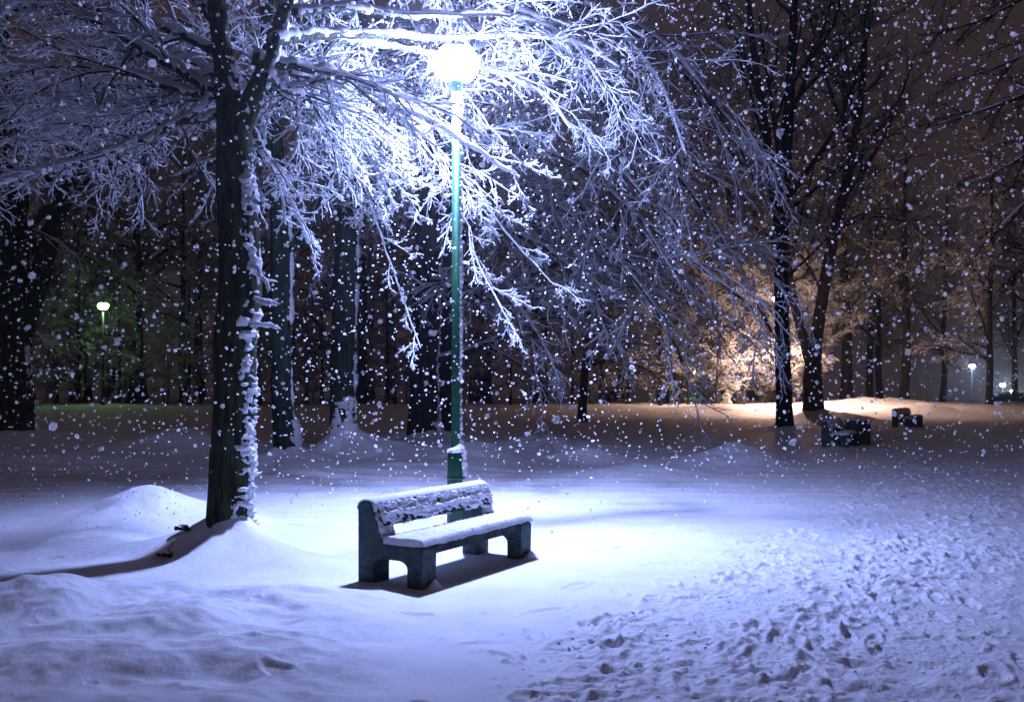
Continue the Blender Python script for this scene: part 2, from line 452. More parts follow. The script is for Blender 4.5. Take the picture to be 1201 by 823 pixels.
# ------------------------------------------------------------------ street lamps
def make_lamp(x, y, head_z, label, emit, col, snow=True, sides=20, base_h=0.98, down=0.0):
    z0 = gz(x, y) - 0.15
    t = thing('street_lamp', (x, y, z0), label, 'street lamp', 'street lamps of the park')
    hz = head_z - z0
    M_GREEN = M_POST if snow else M_DARKM
    b0 = base_h + 0.15
    mb = MB(); lathe(mb, [(0.0, hz - 0.2), (0.055, hz - 0.2), (0.058, b0 + 1.2), (0.064, b0 - 0.02), (0.064, b0 - 0.2)], sides)
    pole = mb.build('pole', M_GREEN, t)
    mb = MB(); lathe(mb, [(0.125, 0.0), (0.118, b0 - 0.36), (0.112, b0 - 0.02), (0.10, b0), (0.06, b0)], sides)
    base = mb.build('base', M_GREEN, t, True)
    if snow:
        mb = MB(); lathe(mb, [(0.118, b0 - 0.385), (0.1255, b0 - 0.38), (0.1255, b0 - 0.35), (0.116, b0 - 0.345)], sides)
        mb.build('band', M_GREEN, base)
        mb = MB()                                                # inspection door on the base
        for (x0, x1, za, zb) in ((-0.045, 0.045, 0.32, 0.62),):
            a = np.linspace(-0.38, 0.38, 6) - math.pi / 2
            V = np.concatenate([np.stack([0.1215 * np.cos(a), 0.1215 * np.sin(a), np.full(6, zz)], -1) for zz in (za, zb)])
            mb.add(V, grid_faces(2, 6))
        mb.build('door', M_GREEN, base)
    mb = MB(); lathe(mb, [(0.055, hz - 0.28), (0.075, hz - 0.27), (0.085, hz - 0.22), (0.13, hz - 0.185), (0.13, hz - 0.17), (0.0, hz - 0.165)], sides)
    head = mb.build('lamp_holder', M_GREEN, t)
    mb = MB(); lathe(mb, [(0.10, hz - 0.168), (0.19, hz - 0.13), (0.27, hz - 0.04), (0.315, hz + 0.06), (0.315, hz + 0.12), (0.28, hz + 0.18), (0.22, hz + 0.215)], 16)
    mb.build('lamp_glass', emit_mat('lamp_glass', col, emit), t)
    if down:                                                     # the reflector throws most of the light down
        for sx in (-1, 1):
            ld = bpy.data.lights.new('lamp_bulb', 'SPOT'); ld.energy = down / 2; ld.color = col
            ld.spot_size = math.radians(124 if snow else 150); ld.spot_blend = 1.0; ld.shadow_soft_size = 0.06
            lo = link(bpy.data.objects.new('lamp_bulb', ld), t); lo.location = (0.12 * sx, -0.04, hz - 0.25)
    mb = MB(); lathe(mb, [(0.19, hz + 0.217), (0.235, hz + 0.217), (0.23, hz + 0.23), (0.15, hz + 0.265), (0.05, hz + 0.28), (0.0, hz + 0.285)], sides)
    cap = mb.build('lamp_cap', M_DARKM, t)
    mb = MB(); lathe(mb, [(0.232, hz + 0.233), (0.238, hz + 0.25), (0.18, hz + 0.31), (0.08, hz + 0.335), (0.0, hz + 0.34)], sides)
    mb.build('snow_cover', M_PSNOW, cap)
    if snow:
        line = np.array([[0, 0, zz] for zz in np.linspace(b0, hz - 0.3, 30)])
        mb = MB(); plaster(mb, line, np.full(30, 0.060), 0.15, 0.85, 0.028, 0.010, 3, 0.84, freq=16)
        mb.build('snow_crust', M_PSNOW, pole)
        line = np.array([[0, 0, zz] for zz in np.linspace(0.1, b0 - 0.02, 12)])
        mb = MB(); plaster(mb, line, np.full(12, 0.116), 0.2, 1.15, 0.03, 0.010, 4, 0.78, freq=14)
        mb.build('snow_crust', M_PSNOW, base)
        # a drift on the shoulder of the base, heaped against the pole on the windward side
        n1, n2 = 10, 28
        rr = np.linspace(0.055, 0.128, n1)[:, None]; aa = np.linspace(0, 2 * math.pi, n2)[None, :]
        zz = b0 - 0.01 + (0.03 + 0.10 * (0.5 + 0.5 * np.cos(aa - 0.1)) ** 1.5) * (1 - ((rr - 0.055) / 0.075)) ** 0.8 + 0.012 * vnoise(rr * 60, aa * 4) - 0.035 * smooth(0.115, 0.128, rr)
        V = np.stack([rr * np.cos(aa), rr * np.sin(aa), zz], -1).reshape(-1, 3)
        mb = MB(); mb.add(V, grid_faces(n1, n2)); mb.build('snow_drift', M_PSNOW, base)
    return t

make_lamp(LAMP[0], LAMP[1], P(535, 82, LAMP[1])[2], 'tall green street lamp shining blue white beside the snowy bench', MAIN_POWER, LAMP_BLUE, down=MAIN_DOWN)
def far_lamp(px, py, Y, label, emit, col, down=0.0, base_h=0.9):
    p = P(px, py, Y)
    make_lamp(p[0], p[1], p[2], label, emit, col, False, 12, base_h, down)
far_lamp(121, 360, 59.0, 'distant lamp with a pale green glow before the shrubs at left', 24.0, (0.50, 1.0, 0.42), 70.0)
far_lamp(913, 352, 60.0, 'lamp glowing warm orange behind the forked trees at right', 290.0, (1.0, 0.60, 0.44), 20000.0)
far_lamp(818, 438, 84.0, 'small far greenish lamp left of the orange lit tree', 40.0, (0.5, 1.0, 0.5))
far_lamp(1140, 430, 118.0, 'brightest blue white lamp far off at the right edge', 420.0, (0.5, 0.62, 1.0))
far_lamp(1176, 452, 126.0, 'lower blue white lamp far off above the low wall', 300.0, (0.5, 0.62, 1.0))
far_lamp(1188, 459, 140.0, 'tiny pale green lamp peeping over the low wall', 260.0, (0.6, 1.0, 0.6))

# ------------------------------------------------------------------ benches
BENCH_L, END_T = 2.02, 0.235
def arc(cx, cy, r, a0, a1, n=6):
    a = np.linspace(math.radians(a0), math.radians(a1), n)
    return [(cx + r * math.cos(t), cy + r * math.sin(t)) for t in a]

def end_profile():
    # u = from back to front, v = up; outer outline, the foot arch is left open at the bottom
    o = []
    o += [(0.0, 0.0)]
    o += arc(0.075, 0.765, 0.075, 180, 60, 7)            # rounded top of the back
    o += [(0.185, 0.60), (0.225, 0.455)]
    o += [(0.26, 0.42), (0.52, 0.415)]
    o += arc(0.555, 0.38, 0.035, 90, 0, 5)
    o += [(0.585, 0.05)] + arc(0.545, 0.04, 0.04, 0, -90, 4)
    o += [(0.455, 0.0)]
    o += arc(0.375, 0.19, 0.08, 0, 90, 6)
    o += arc(0.235, 0.19, 0.08, 90, 180, 6)
    o += [(0.155, 0.0)]
    return o

def prism_u(name, prof, x0, x1, mat, parent, bevel=0.008):
    """profile in the (u, v) plane pushed from x0 to x1 along the length"""
    import bmesh
    bm = bmesh.new()
    f0 = [bm.verts.new((x0, -u, v)) for u, v in prof]
    f = bm.faces.new(f0)
    r = bmesh.ops.extrude_face_region(bm, geom=[f])
    for e in r['geom']:
        if isinstance(e, bmesh.types.BMVert): e.co.x = x1
    bmesh.ops.recalc_face_normals(bm, faces=bm.faces)
    if bevel:
        es = [e for e in bm.edges if e.is_manifold and abs(e.verts[0].co.x - e.verts[1].co.x) < 1e-6]
        bmesh.ops.bevel(bm, geom=es, offset=bevel, segments=2, affect='EDGES', clamp_overlap=True)
    me = bpy.data.meshes.new(name); bm.to_mesh(me); bm.free()
    me.materials.append(mat)
    return link(bpy.data.objects.new(name, me), parent)

def box(name, c, d, mat, parent, tilt=0.0, bevel=0.006):
    import bmesh
    bm = bmesh.new(); bmesh.ops.create_cube(bm, size=1)
    for v in bm.verts:
        x, y, z = v.co.x * d[0], v.co.y * d[1], v.co.z * d[2]
        y, z = y * math.cos(tilt) - z * math.sin(tilt), y * math.sin(tilt) + z * math.cos(tilt)
        v.co = (x + c[0], y + c[1], z + c[2])
    if bevel: bmesh.ops.bevel(bm, geom=list(bm.edges), offset=bevel, segments=2, affect='EDGES', clamp_overlap=True)
    me = bpy.data.meshes.new(name); bm.to_mesh(me); bm.free()
    me.materials.append(mat)
    return link(bpy.data.objects.new(name, me), parent)

def sheet(name, fn, nu, nv, parent, flip=False, keep=None):
    """a height-field crust: fn(u, v) -> points (nu, nv, 3) with u, v in 0..1"""
    u, v = np.meshgrid(np.linspace(0, 1, nu), np.linspace(0, 1, nv), indexing='ij')
    V, t = fn(u, v)
    k = None if keep is None else (t[:-1, :-1] > keep) | (t[1:, 1:] > keep)
    fs = grid_faces(nu, nv, k)
    used = np.unique(fs); remap = np.zeros(nu * nv, int); remap[used] = np.arange(len(used))
    fs = remap[fs]
    mb = MB(); mb.add(V.reshape(-1, 3)[used], fs[:, ::-1] if flip else fs)
    return mb.build(name, M_PSNOW, parent)

TILT = math.radians(15.5)
def make_bench(label, loc, rz, group):
    """x runs along the length, -y is the side one sits on, origin on the ground at the rear left corner"""
    t = thing('park_bench', loc, label, 'bench', group, rz)
    prof = end_profile()
    L_ = BENCH_L
    ends = []
    for x0 in (0.0, L_ - END_T):
        ends.append(prism_u('end_support', prof, x0, x0 + END_T, M_BENCH, t))
    # back boards between and onto the ends, seat boards behind a front rail
    for k, (v0, v1) in enumerate(((0.585, 0.695), (0.71, 0.82))):
        vm = (v0 + v1) / 2; u = 0.242 - (vm - 0.47) * math.tan(TILT) * 1.02
        box('back_board', (L_ / 2, -u, vm), (L_ - 0.10, 0.04, v1 - v0), M_PLANK, t, -TILT)
    for k in range(3):
        box('seat_board', (L_ / 2, -(0.315 + k * 0.095), 0.435), (L_ - 0.03, 0.085, 0.035), M_PLANK, t)
    box('front_rail', (L_ / 2, -0.565, 0.38), (L_ - 2 * END_T - 0.004, 0.035, 0.095), M_PLANK, t)
    # snow: seat pillow, cap along the back, broken crust on the boards and end posts
    def seat(u, v):
        x = -0.012 + u * (L_ + 0.024); d = 0.245 + v * 0.36
        edge = np.minimum(np.minimum(u * L_, (1 - u) * L_), np.minimum(v * 0.36 + 0.02, (1 - v) * 0.36))
        r = np.clip(edge / 0.035, 0, 1)
        th = 0.042 * np.sqrt(1 - (1 - r) ** 2) * (0.8 + 0.4 * fbm(x * 3, d * 3, 3, 3)) + 0.016 * (vnoise(x * 22, d * 22, 6) - 0.5) * r + 0.008 * (vnoise(x * 55, d * 55, 5) - 0.5) * r
        z = 0.4565 + th - 0.022 * smooth(0.03, 0.0, edge) - 0.016 * (1 - r) * vnoise(x * 17 + 3 * vnoise(x * 5, d, 2), d * 10, 8)
        return np.stack([x, -d, z], -1), th
    sheet('seat_snow', seat, 260, 48, t, flip=True)
    def cap(u, v):
        x = -0.005 + u * (L_ + 0.01); a = math.pi * (1.08 - 1.22 * v)            # over the top from rear to front
        e = np.clip(np.minimum(u, 1 - u) * L_ / 0.05, 0, 1); e = np.sqrt(1 - (1 - e) ** 2)
        rr = (0.083 + 0.022 * np.sin(np.clip(a, 0, math.pi)) ** 0.7 * e * (0.75 + 0.5 * fbm(x * 4, v, 3, 9)) + 0.006 * (vnoise(x * 34, v * 9, 4) - .5))
        return np.stack([x, -(0.078 + rr * np.cos(a) * 0.98), 0.765 + rr * np.sin(a) * 0.95], -1), rr
    sheet('back_snow', cap, 260, 22, t, flip=False)
    def crust(u, v):
        x = 0.04 + u * (L_ - 0.08); z = 0.582 + v * 0.238
        uu = 0.264 - (z - 0.47) * math.tan(TILT) * 1.02
        ledge = np.exp(-((z - 0.702 - 0.008 * np.sin(x * 5)) / 0.028) ** 2) + 0.7 * np.exp(-((z - 0.80) / 0.03) ** 2)
        n = 0.6 * fbm(x * 8, z * 24, 3, 14) + 0.4 * vnoise(x * 30, z * 48 + x * 16, 15)
        th = (n - 0.425 + 0.34 * ledge - 0.16 * smooth(0.64, 0.59, z)) * 0.075
        e = smooth(0, 0.02, u * L_) * smooth(0, 0.02, (1 - u) * L_)
        th = np.clip(th, -0.02, 0.034) * e - 0.01 * (1 - e)
        return np.stack([x, -(uu + th), z + 0.2 * np.maximum(th, 0)], -1), th
    sheet('board_snow', crust, 330, 70, t, flip=True, keep=-0.006)
    for x0 in (0.0, L_ - END_T):
        def post(u, v):
            x = x0 + 0.004 + u * (END_T - 0.008); z = 0.45 + v * 0.36
            uu = np.interp(z, [0.42, 0.455, 0.60, 0.80], [0.262, 0.226, 0.187, 0.118])
            n = 0.5 * fbm(x * 14, z * 14, 3, 24) + 0.5 * vnoise(x * 50, z * 50, 25)
            th = (n - 0.30) * 0.055 - 0.02 * smooth(0.75, 1.0, np.abs(u * 2 - 1))
            return np.stack([x, -(uu + th), z], -1), th
        sheet('post_snow', post, 30, 40, t, flip=True, keep=-0.004)
    for x0 in (0.0, L_ - END_T):                                  # little drifts against the front feet
        def drift(u, v):
            a = u * 2 * math.pi
            x = x0 + END_T * 0.62 + v * 0.17 * np.cos(a); y = -0.60 - 0.02 + v * 0.10 * np.sin(a)
            return np.stack([x, y, -0.02 + 0.115 * (1 - v) ** 1.3 + 0.012 * vnoise(x * 30, y * 30)], -1), v
        sheet('foot_drift', drift, 26, 12, t, flip=True)
    return t

bench_rz = math.radians(59.6)
A_ = np.array([-1.448, 9.351])
bench = make_bench('snow capped bench with grey green ends standing beside the lit lamp post', (A_[0], A_[1], gz(A_[0] + .5, A_[1] + .7) - 0.01), bench_rz, 'park benches')
bench.scale = (1.0, 1.25, 0.93)

# ------------------------------------------------------------------ trees
UPV = np.array([0, 0, 1.0])

def spawn(Pp, Rp, rg, k, t0, t1, rel, ang, droop, N, wander, rratio, rmin, flat=0.35, taper_t=0.55, lmin=0.0, lmax=99.0, rise=0.0, jit=0.5):
    """k children on each of the parent lines Pp (M,n,3); returns their lines and radii"""
    M, n = Pp.shape[:2]
    plen = np.linalg.norm(np.diff(Pp, axis=1), axis=2).sum(1)
    t = t0 + (t1 - t0) * (np.arange(k)[None] + rg.random((M, k))) / k
    x = t * (n - 1); i0 = np.clip(x.astype(int), 0, n - 2); fr = x - i0
    m = np.arange(M)[:, None]
    a, b = Pp[m, i0], Pp[m, i0 + 1]
    pos = a + (b - a) * fr[..., None]
    tan = norm(b - a)
    pr = Rp[m, i0] * (1 - fr) + Rp[m, i0 + 1] * fr
    u = norm(np.cross(tan, UPV) + 1e-6); v = np.cross(u, tan)
    side = np.where((np.arange(k)[None] + rg.integers(0, 2, (M, 1))) % 2 == 0, 1.0, -1.0)
    e = rg.normal(0, flat * math.pi / 2, (M, k)) + rise
    rad = u * (side * np.cos(e))[..., None] + v * np.sin(e)[..., None]
    an = ang + rg.normal(0, 0.2, (M, k))
    d = norm(tan * np.cos(an)[..., None] + rad * np.sin(an)[..., None])
    ln = np.clip(plen[:, None] * rel * (1 - taper_t * t) * (1 - jit / 2 + jit * rg.random((M, k)) + 0.15 * rg.normal(0, 1, (M, k))), lmin, lmax)
    r0 = np.maximum(pr * rratio, rmin)
    K = M * k
    pts = np.empty((K, N, 3)); pts[:, 0] = pos.reshape(K, 3)
    d = d.reshape(K, 3); st = (ln.reshape(K) / (N - 1))[:, None]
    for q in range(1, N):
        pts[:, q] = pts[:, q - 1] + d * st
        d = norm(d + rg.normal(0, wander, (K, 3)) - UPV * droop / (N - 1))
    R = r0.reshape(K)[:, None] * np.linspace(1, 0.45, N)[None]
    return pts, np.maximum(R, rmin * 0.6)

LAMP_HEAD = P(535, 82, LAMP[1])
def clear_of_lamp(lv, origin):
    """boughs are cut back round the lamp head and on the side towards the path"""
    W = lv[0] + origin
    d = np.linalg.norm(W - LAMP_HEAD, axis=2)
    k = W[..., 1] / LAMP_HEAD[1]
    side = np.hypot(W[..., 0] - LAMP_HEAD[0] * k, W[..., 2] - (H + (LAMP_HEAD[2] - H) * k)) / k
    bad = (d < 1.15) | ((side < 0.42) & (W[..., 1] < LAMP_HEAD[1] + 0.3))
    ok = ~bad.any(1)
    return lv[0][ok], lv[1][ok]

def snow_on(mb, Pn, Rn, rg, add, lift, sides, lump=0.25):
    """snow lying along branches: a lumpy roll, a little thicker than the wood and pushed upward"""
    T = norm(np.diff(Pn, axis=1)); T = np.concatenate([T, T[:, -1:]], 1)
    flatness = np.sqrt(np.clip(1 - T[..., 2] ** 2, 0.06, 1))
    r = (Rn * 0.66 + add * (0.45 + 0.55 * flatness)) * (1 + lump * rg.normal(0, 1, Rn.shape).clip(-1.8, 1.8))
    r[:, -1] *= 0.45
    Q = Pn + UPV * ((Rn * 0.55 + lift) * flatness)[..., None]
    tube(mb, Q, np.maximum(r, 0.001), sides)

def noisy(line, amp, rg):
    n = len(line)
    w = rg.normal(0, 1, (n, 3)) * amp
    w[0] = 0
    return line + w

def limb(parent, pts, r0, r1, rg, spec, name='limb', bark=None, twig=None, n=26, snow_add=0.02, amp=0.012, sides=8):
    """one bough with its side twigs and the snow on it: limb > twigs, snow_cover"""
    line = noisy(catmull(pts, n), amp, rg)
    R = np.linspace(r0, r1, n)
    mb = MB(); tube(mb, line, R, sides)
    o = mb.build(name, bark or M_BARK, parent)
    ms = MB(); mt = MB()
    fine = catmull(line, n * 3)
    Rf = np.interp(np.linspace(0, 1, n * 3), np.linspace(0, 1, n), R)
    snow_on(ms, fine[None], Rf[None], rg, snow_add, 0.0, 8, 0.16)
    lv = (line[None], R[None])
    for q, s in enumerate(spec):
        lv = spawn(*lv, rg, **{k_: v_ for k_, v_ in s.items() if k_ not in ('snow', 'lift', 'ss', 'ws')})
        lv = clear_of_lamp(lv, np.array(parent.location))
        if s.get('ws', 3): tube(mt, lv[0], lv[1], s.get('ws', 3))
        if s.get('ss', 4): snow_on(ms, lv[0], lv[1], rg, s.get('snow', 0.01), s.get('lift', 0.004), s.get('ss', 4))
    if not mt.empty():
        mt.build('twigs', twig or M_TWIG, o, kind='stuff')
    ms.build('snow_cover', M_BSNOW, o, kind='stuff')
    return o

def trunk(parent, pts, radii, rg, mat, n=60, sides=20, flare=0.0, rough=0.05, name='trunk'):
    line = catmull(pts, n)
    pp = np.asarray(pts, float); dd = np.concatenate([[0], np.cumsum(np.linalg.norm(np.diff(pp, axis=0), axis=1))])
    sx = dd / dd[-1] if len(radii) == len(pp) else np.linspace(0, 1, len(radii))
    R = np.interp(np.linspace(0, 1, n), sx, radii)
    h = line[:, 2] - line[0, 2]
    R = R * (1 + flare * np.exp(-h / 0.35))
    a = np.arange(sides) / sides * 2 * math.pi
    s = np.linspace(0, 1, n)[:, None] * len(pts)
    rad = 1 + rough * (2 * fbm(np.cos(a)[None] * 1.6 + s * 0.8 + 5, np.sin(a)[None] * 1.6 + s * 0.5, 3, 2) - 1) + rough * 0.8 * np.cos(a * 5 + 1)[None] * np.exp(-h[:, None] / 0.5)
    mb = MB(); tube(mb, line, R, sides, radial=rad)
    return mb.build(name, mat, parent), line, R

def local(root, pts):
    return np.asarray(pts, float) - np.array(root.location)[None]

def LP(root, seq):
    """photo pixels with distances -> points in the tree's own frame"""
    return local(root, [P(*q) for q in seq])

# ---- the big tree beside the bench
def main_tree():
    rg = np.random.default_rng(21)
    Y = TREES_AT['main'][1]
    b = TREES_AT['main']
    root = thing('snowy_tree', (b[0], b[1], gz(b[0], b[1]) - 0.45), 'large dark mossy tree left of the bench with boughs heavy with snow', 'tree')
    z0 = root.location[2]
    base = np.array([b[0], b[1], z0])
    pts = [base] + [P(x, y, Y) for x, y in ((269, 620), (272, 540), (275, 470), (276, 400), (281, 340), (280, 270), (276, 200), (273, 150), (266, 100), (258, 40), (250, -40), (240, -180), (236, -330))]
    rpx = [27, 26, 25, 24.5, 25, 26, 23.5, 22, 20, 14, 11, 10, 8, 5]
    tr, line, R = trunk(root, local(root, pts), [r / F * Y for r in rpx], rg, M_BARK, 140, 36, 0.0, 0.10)
    f2, l2, r2 = trunk(root, LP(root, [(277, 165, Y), (292, 125, Y + .05), (310, 85, Y + .1), (324, 40, Y + .15), (340, -10, Y + .2), (365, -110, Y + .3), (380, -230, Y + .4)]), [0.13, 0.12, 0.10, 0.085, 0.075, 0.06, 0.04], rg, M_BARK, 50, 20, 0, 0.06, 'trunk_fork')
    ms = MB()
    fa = lambda *kv: (lambda t: np.interp(t, kv[0::2], kv[1::2]))
    plaster(ms, line, R, -0.36, 0.95, 0.038, 0.011, 31, 0.72, 0.02, 0.25, fa(.02, 1.1, .10, 1.0, .16, .8, .19, .9, .22, .6, .25, .4), 15)
    plaster(ms, line, R, 0.10, 0.50, 0.035, 0.012, 32, 0.44, 0.15, 0.62, fa(.15, .6, .3, 1.0, .62, .9), 9)
    plaster(ms, line, R, -0.60, 0.85, 0.055, 0.012, 37, 0.47, 0.22, 0.60, fa(.22, .4, .27, 1.1, .31, .9, .36, 1.25, .40, .8, .43, 1.15, .48, 1.0, .6, .8), 9)
    plaster(ms, line, R, -0.1, 0.95, 0.09, 0.014, 33, 0.72, 0.0, 0.13, fa(0, 1.1, .07, .95, .13, .3), 10)
    plaster(ms, l2, r2, -0.2, 0.8, 0.04, 0.018, 35, 0.6)
    ms.build('snow_crust', M_PSNOW, tr)
    # stubs and knots with lumps of snow on the right side
    for (x, y, dx, dy, r_) in ((292, 235, 12, 4, 0.03), (302, 350, 22, 8, 0.022), (300, 378, 26, 4, 0.014), (300, 300, 14, 40, 0.02)):
        limb(root, LP(root, [(x - 8, y, Y - .1), (x + dx * .5, y + dy * .6, Y - .2), (x + dx, y + dy, Y - .25)]), r_, r_ * .5, rg,
             [dict(k=3, t0=.3, t1=1, rel=.5, ang=.8, droop=.2, N=4, wander=.2, rratio=.4, rmin=.004, snow=.01)], 'stub', n=8, snow_add=.022)
    near = lambda k1=15, k2=9, k3=7, dr=0.35, s=1.0, l1=.42: [
        dict(k=k1, t0=.12, t1=.99, rel=l1, ang=.75, droop=dr, N=9, wander=.10, rratio=.5, rmin=.006, snow=.010 * s, lift=.006, flat=.42, lmin=.25, lmax=1.9),
        dict(k=k2, t0=.12, t1=.98, rel=.40, ang=.85, droop=dr * .7, N=6, wander=.15, rratio=.55, rmin=.0035, snow=.0075 * s, lift=.004, flat=.5, lmin=.10, lmax=.75),
        dict(k=k3, t0=.18, t1=1.0, rel=.52, ang=.8, droop=.15, N=4, wander=.16, rratio=.6, rmin=.002, snow=.0055 * s, lift=.002, ws=0, ss=4, flat=.6, lmin=.045, lmax=.26)]
    R_ = [   # boughs that sweep to the right and droop round the lamp, most of them beyond it
        ([(322, 48, 0), (380, 42, .9), (450, 40, 1.7), (520, 47, 2.9), (600, 42, 3.6), (670, 48, 4.0), (725, 78, 4.2)], .065, near(16)),
        ([(300, 68, 0), (350, 78, .4), (400, 90, .9), (460, 123, 1.5), (510, 145, 1.9), (560, 177, 2.2), (610, 208, 2.5)], .062, near(14, 8)),
        ([(300, 92, 0), (345, 105, 1.2), (385, 130, 2.3), (420, 165, 3.0), (445, 205, 3.3), (462, 245, 3.5)], .055, near(16, 10)),
        ([(285, 128, -.1), (305, 170, .3), (325, 205, .8), (343, 240, 1.3), (362, 285, 1.7)], .04, near(12, 7, 5)),
        ([(338, 5, .1), (420, -22, 1.6), (510, -18, 3.0), (600, 5, 3.8), (670, 50, 4.2), (712, 110, 4.4)], .06, near(17)),
        ([(326, 35, .1), (420, 50, 1.9), (520, 66, 4.0), (590, 88, 4.5), (640, 112, 4.6), (668, 150, 4.6)], .055, near(16)),
        ([(345, -30, .2), (480, -60, 2.6), (600, -40, 4.4), (700, 10, 5.4), (770, 90, 6.0), (805, 180, 6.4)], .06, near(17, 9, 5)),
        ([(330, 70, .3), (420, 105, 1.8), (490, 165, 3.2), (535, 235, 4.0), (562, 310, 4.3), (590, 365, 4.4), (612, 400, 4.4)], .024, near(15, 8, 6, .5, .9, .22)),
        ([(340, 85, .5), (440, 120, 2.2), (530, 190, 3.8), (585, 260, 4.6), (622, 305, 4.9), (652, 337, 5.0)], .024, near(15, 8, 6, .5, .9, .22)),
        ([(320, 100, .6), (380, 150, 2.2), (425, 220, 3.5), (455, 300, 4.2), (472, 352, 4.4), (495, 408, 4.5)], .02, near(13, 7, 6, .5, .9, .17)),
        ([(300, 75, .4), (345, 95, 2.0), (395, 110, 3.4), (450, 120, 4.6), (520, 130, 5.6), (600, 160, 6.4)], .05, near(16, 9, 5)),
        ([(345, 15, -.2), (420, 10, .6), (500, 20, 1.9), (580, 15, 3.2), (650, 30, 4.0)], .05, near(14, 8, 6)),
        ([(310, 90, -.1), (350, 112, .9), (395, 128, 2.0), (430, 165, 2.9), (455, 215, 3.4)], .045, near(14, 9, 6)),
        ([(318, 60, .1), (355, 85, 1.4), (400, 100, 2.6), (450, 112, 3.3), (500, 150, 3.8), (520, 190, 4.0)], .045, near(15, 9, 6)),
    ]
    for pts_, r_, sp in R_:
        limb(root, LP(root, [(x, y, Y + dy) for x, y, dy in pts_]), r_, .006, rg, sp, snow_add=.026 if r_ > .03 else .012)
    Lb = [   # boughs that reach out to the left
        ([(256, 108, 0), (225, 92, .2), (178, 62, .4), (120, 28, .5), (50, 8, .6), (-60, -20, .6)], .075),
        ([(250, 112, .1), (218, 108, .4), (150, 86, .9), (80, 80, 1.3), (0, 72, 1.6), (-90, 80, 1.8)], .055),
        ([(246, 112, -.1), (222, 135, -.2), (178, 160, -.3), (100, 186, -.3), (0, 213, -.4), (-90, 245, -.6)], .045),
        ([(255, 60, 0), (190, 30, 1.0), (110, 12, 2.0), (20, 5, 2.8), (-90, 20, 3.4)], .06),
        ([(262, 132, .2), (205, 146, 1.4), (120, 140, 2.7), (30, 160, 3.6), (-60, 190, 4.2)], .045),
        ([(255, 30, .1), (200, -30, .2), (120, -40, .4), (40, -10, .4), (-60, 60, .4)], .055),
        ([(258, 85, .3), (190, 100, 2.0), (110, 105, 3.6), (30, 125, 4.6), (-60, 160, 5.4)], .05),
        ([(252, 20, 0), (220, -20, 1.8), (150, -20, 3.4), (70, 30, 4.6), (0, 90, 5.4), (-40, 150, 5.8)], .05),
        ([(268, 120, .1), (235, 118, .8), (170, 122, 1.6), (90, 130, 2.2), (10, 150, 2.6)], .035),
        ([(262, 100, .2), (225, 70, 1.5), (160, 50, 3.0), (80, 55, 4.2), (10, 75, 5.0)], .045),
    ]
    for pts_, r_ in Lb:
        limb(root, LP(root, [(x, y, Y + dy) for x, y, dy in pts_]), r_, .010, rg, near(15, 8, 5, .35, .85, .36), snow_add=.024)
    # crown limbs above the frame's edge
    for pts_ in ([(335, 10, .1), (300, -60, .8), (260, -120, 1.6), (180, -160, 2.6)], [(250, -60, 0), (330, -110, -.6), (430, -130, -1.0), (520, -90, -1.4)], [(250, -90, 0), (160, -130, -.4), (60, -120, -.8), (-40, -70, -1.2)]):
        limb(root, LP(root, [(x, y, Y + dy) for x, y, dy in pts_]), .055, .012, rg, near(11, 7, 4), snow_add=.024)
main_tree()

# ---- generic grown trees
def grown(parent, trunk_pts, radii, rg, bark, twig, limbs_k, specs, n=40, sides=14, t0=.3, rel=.42, ang=1.0, droop=.1, limb_n=12, snow=True,
          flare=.35, crust=None, rise=0.0, limb_r=.45, limb_snow=.012, snow_mat=None, lmax=99, extra=None):
    """tree > trunk (> snow_crust), branches, twigs, branch_snow, all grown from the trunk line"""
    tr, line, R = trunk(parent, trunk_pts, radii, rg, bark, n, sides, flare)
    if crust:
        ms = MB()
        for c in crust: plaster(ms, line, R, **c)
        if not ms.empty(): ms.build('snow_crust', M_PSNOW, tr)
    mb, mt, ms = MB(), MB(), MB()
    lv = spawn(line[None], R[None], rg, limbs_k, t0, .99, rel, ang, droop, limb_n, .10, limb_r, .01, flat=1.0, taper_t=.55, rise=rise, lmax=lmax)
    if extra is not None:
        e = np.stack([catmull(q, limb_n) for q, r_ in extra]); er = np.stack([np.linspace(r_, r_ * .25, limb_n) for q, r_ in extra])
        lv = (np.concatenate([lv[0], e]), np.concatenate([lv[1], er]))
    tube(mb, lv[0], lv[1], 6)
    if snow: snow_on(ms, lv[0], lv[1], rg, limb_snow, 0.0, 5, .2)
    for s in specs:
        lv = spawn(*lv, rg, **{k_: v_ for k_, v_ in s.items() if k_ not in ('snow', 'lift', 'ss', 'ws')})
        if s.get('ws', 3): tube(mt, lv[0], lv[1], s.get('ws', 3))
        if snow and s.get('ss', 3): snow_on(ms, lv[0], lv[1], rg, s.get('snow', .01), s.get('lift', .004), s.get('ss', 3))
    mb.build('branches', bark, parent)
    if not mt.empty(): mt.build('crown', twig, parent, kind='stuff')
    if not ms.empty(): ms.build('branch_snow', snow_mat or M_BSNOW, parent, kind='stuff')
    return tr, line, R

def tree_root(key, label, sink=.4, name='snowy_tree', group=None):
    b = TREES_AT[key]
    return thing(name, (b[0], b[1], gz(b[0], b[1]) - sink), label, 'tree', group)

CR = lambda seed, thick=.06, cover=.5, ang=0.1, spread=.8, t0=0., t1=.6, cell=.035, freq=5.0, fade=None: dict(face_ang=ang, spread=spread, thick=thick, cell=cell, seed=seed, cover=cover, t0=t0, t1=t1, freq=freq, fade=fade)

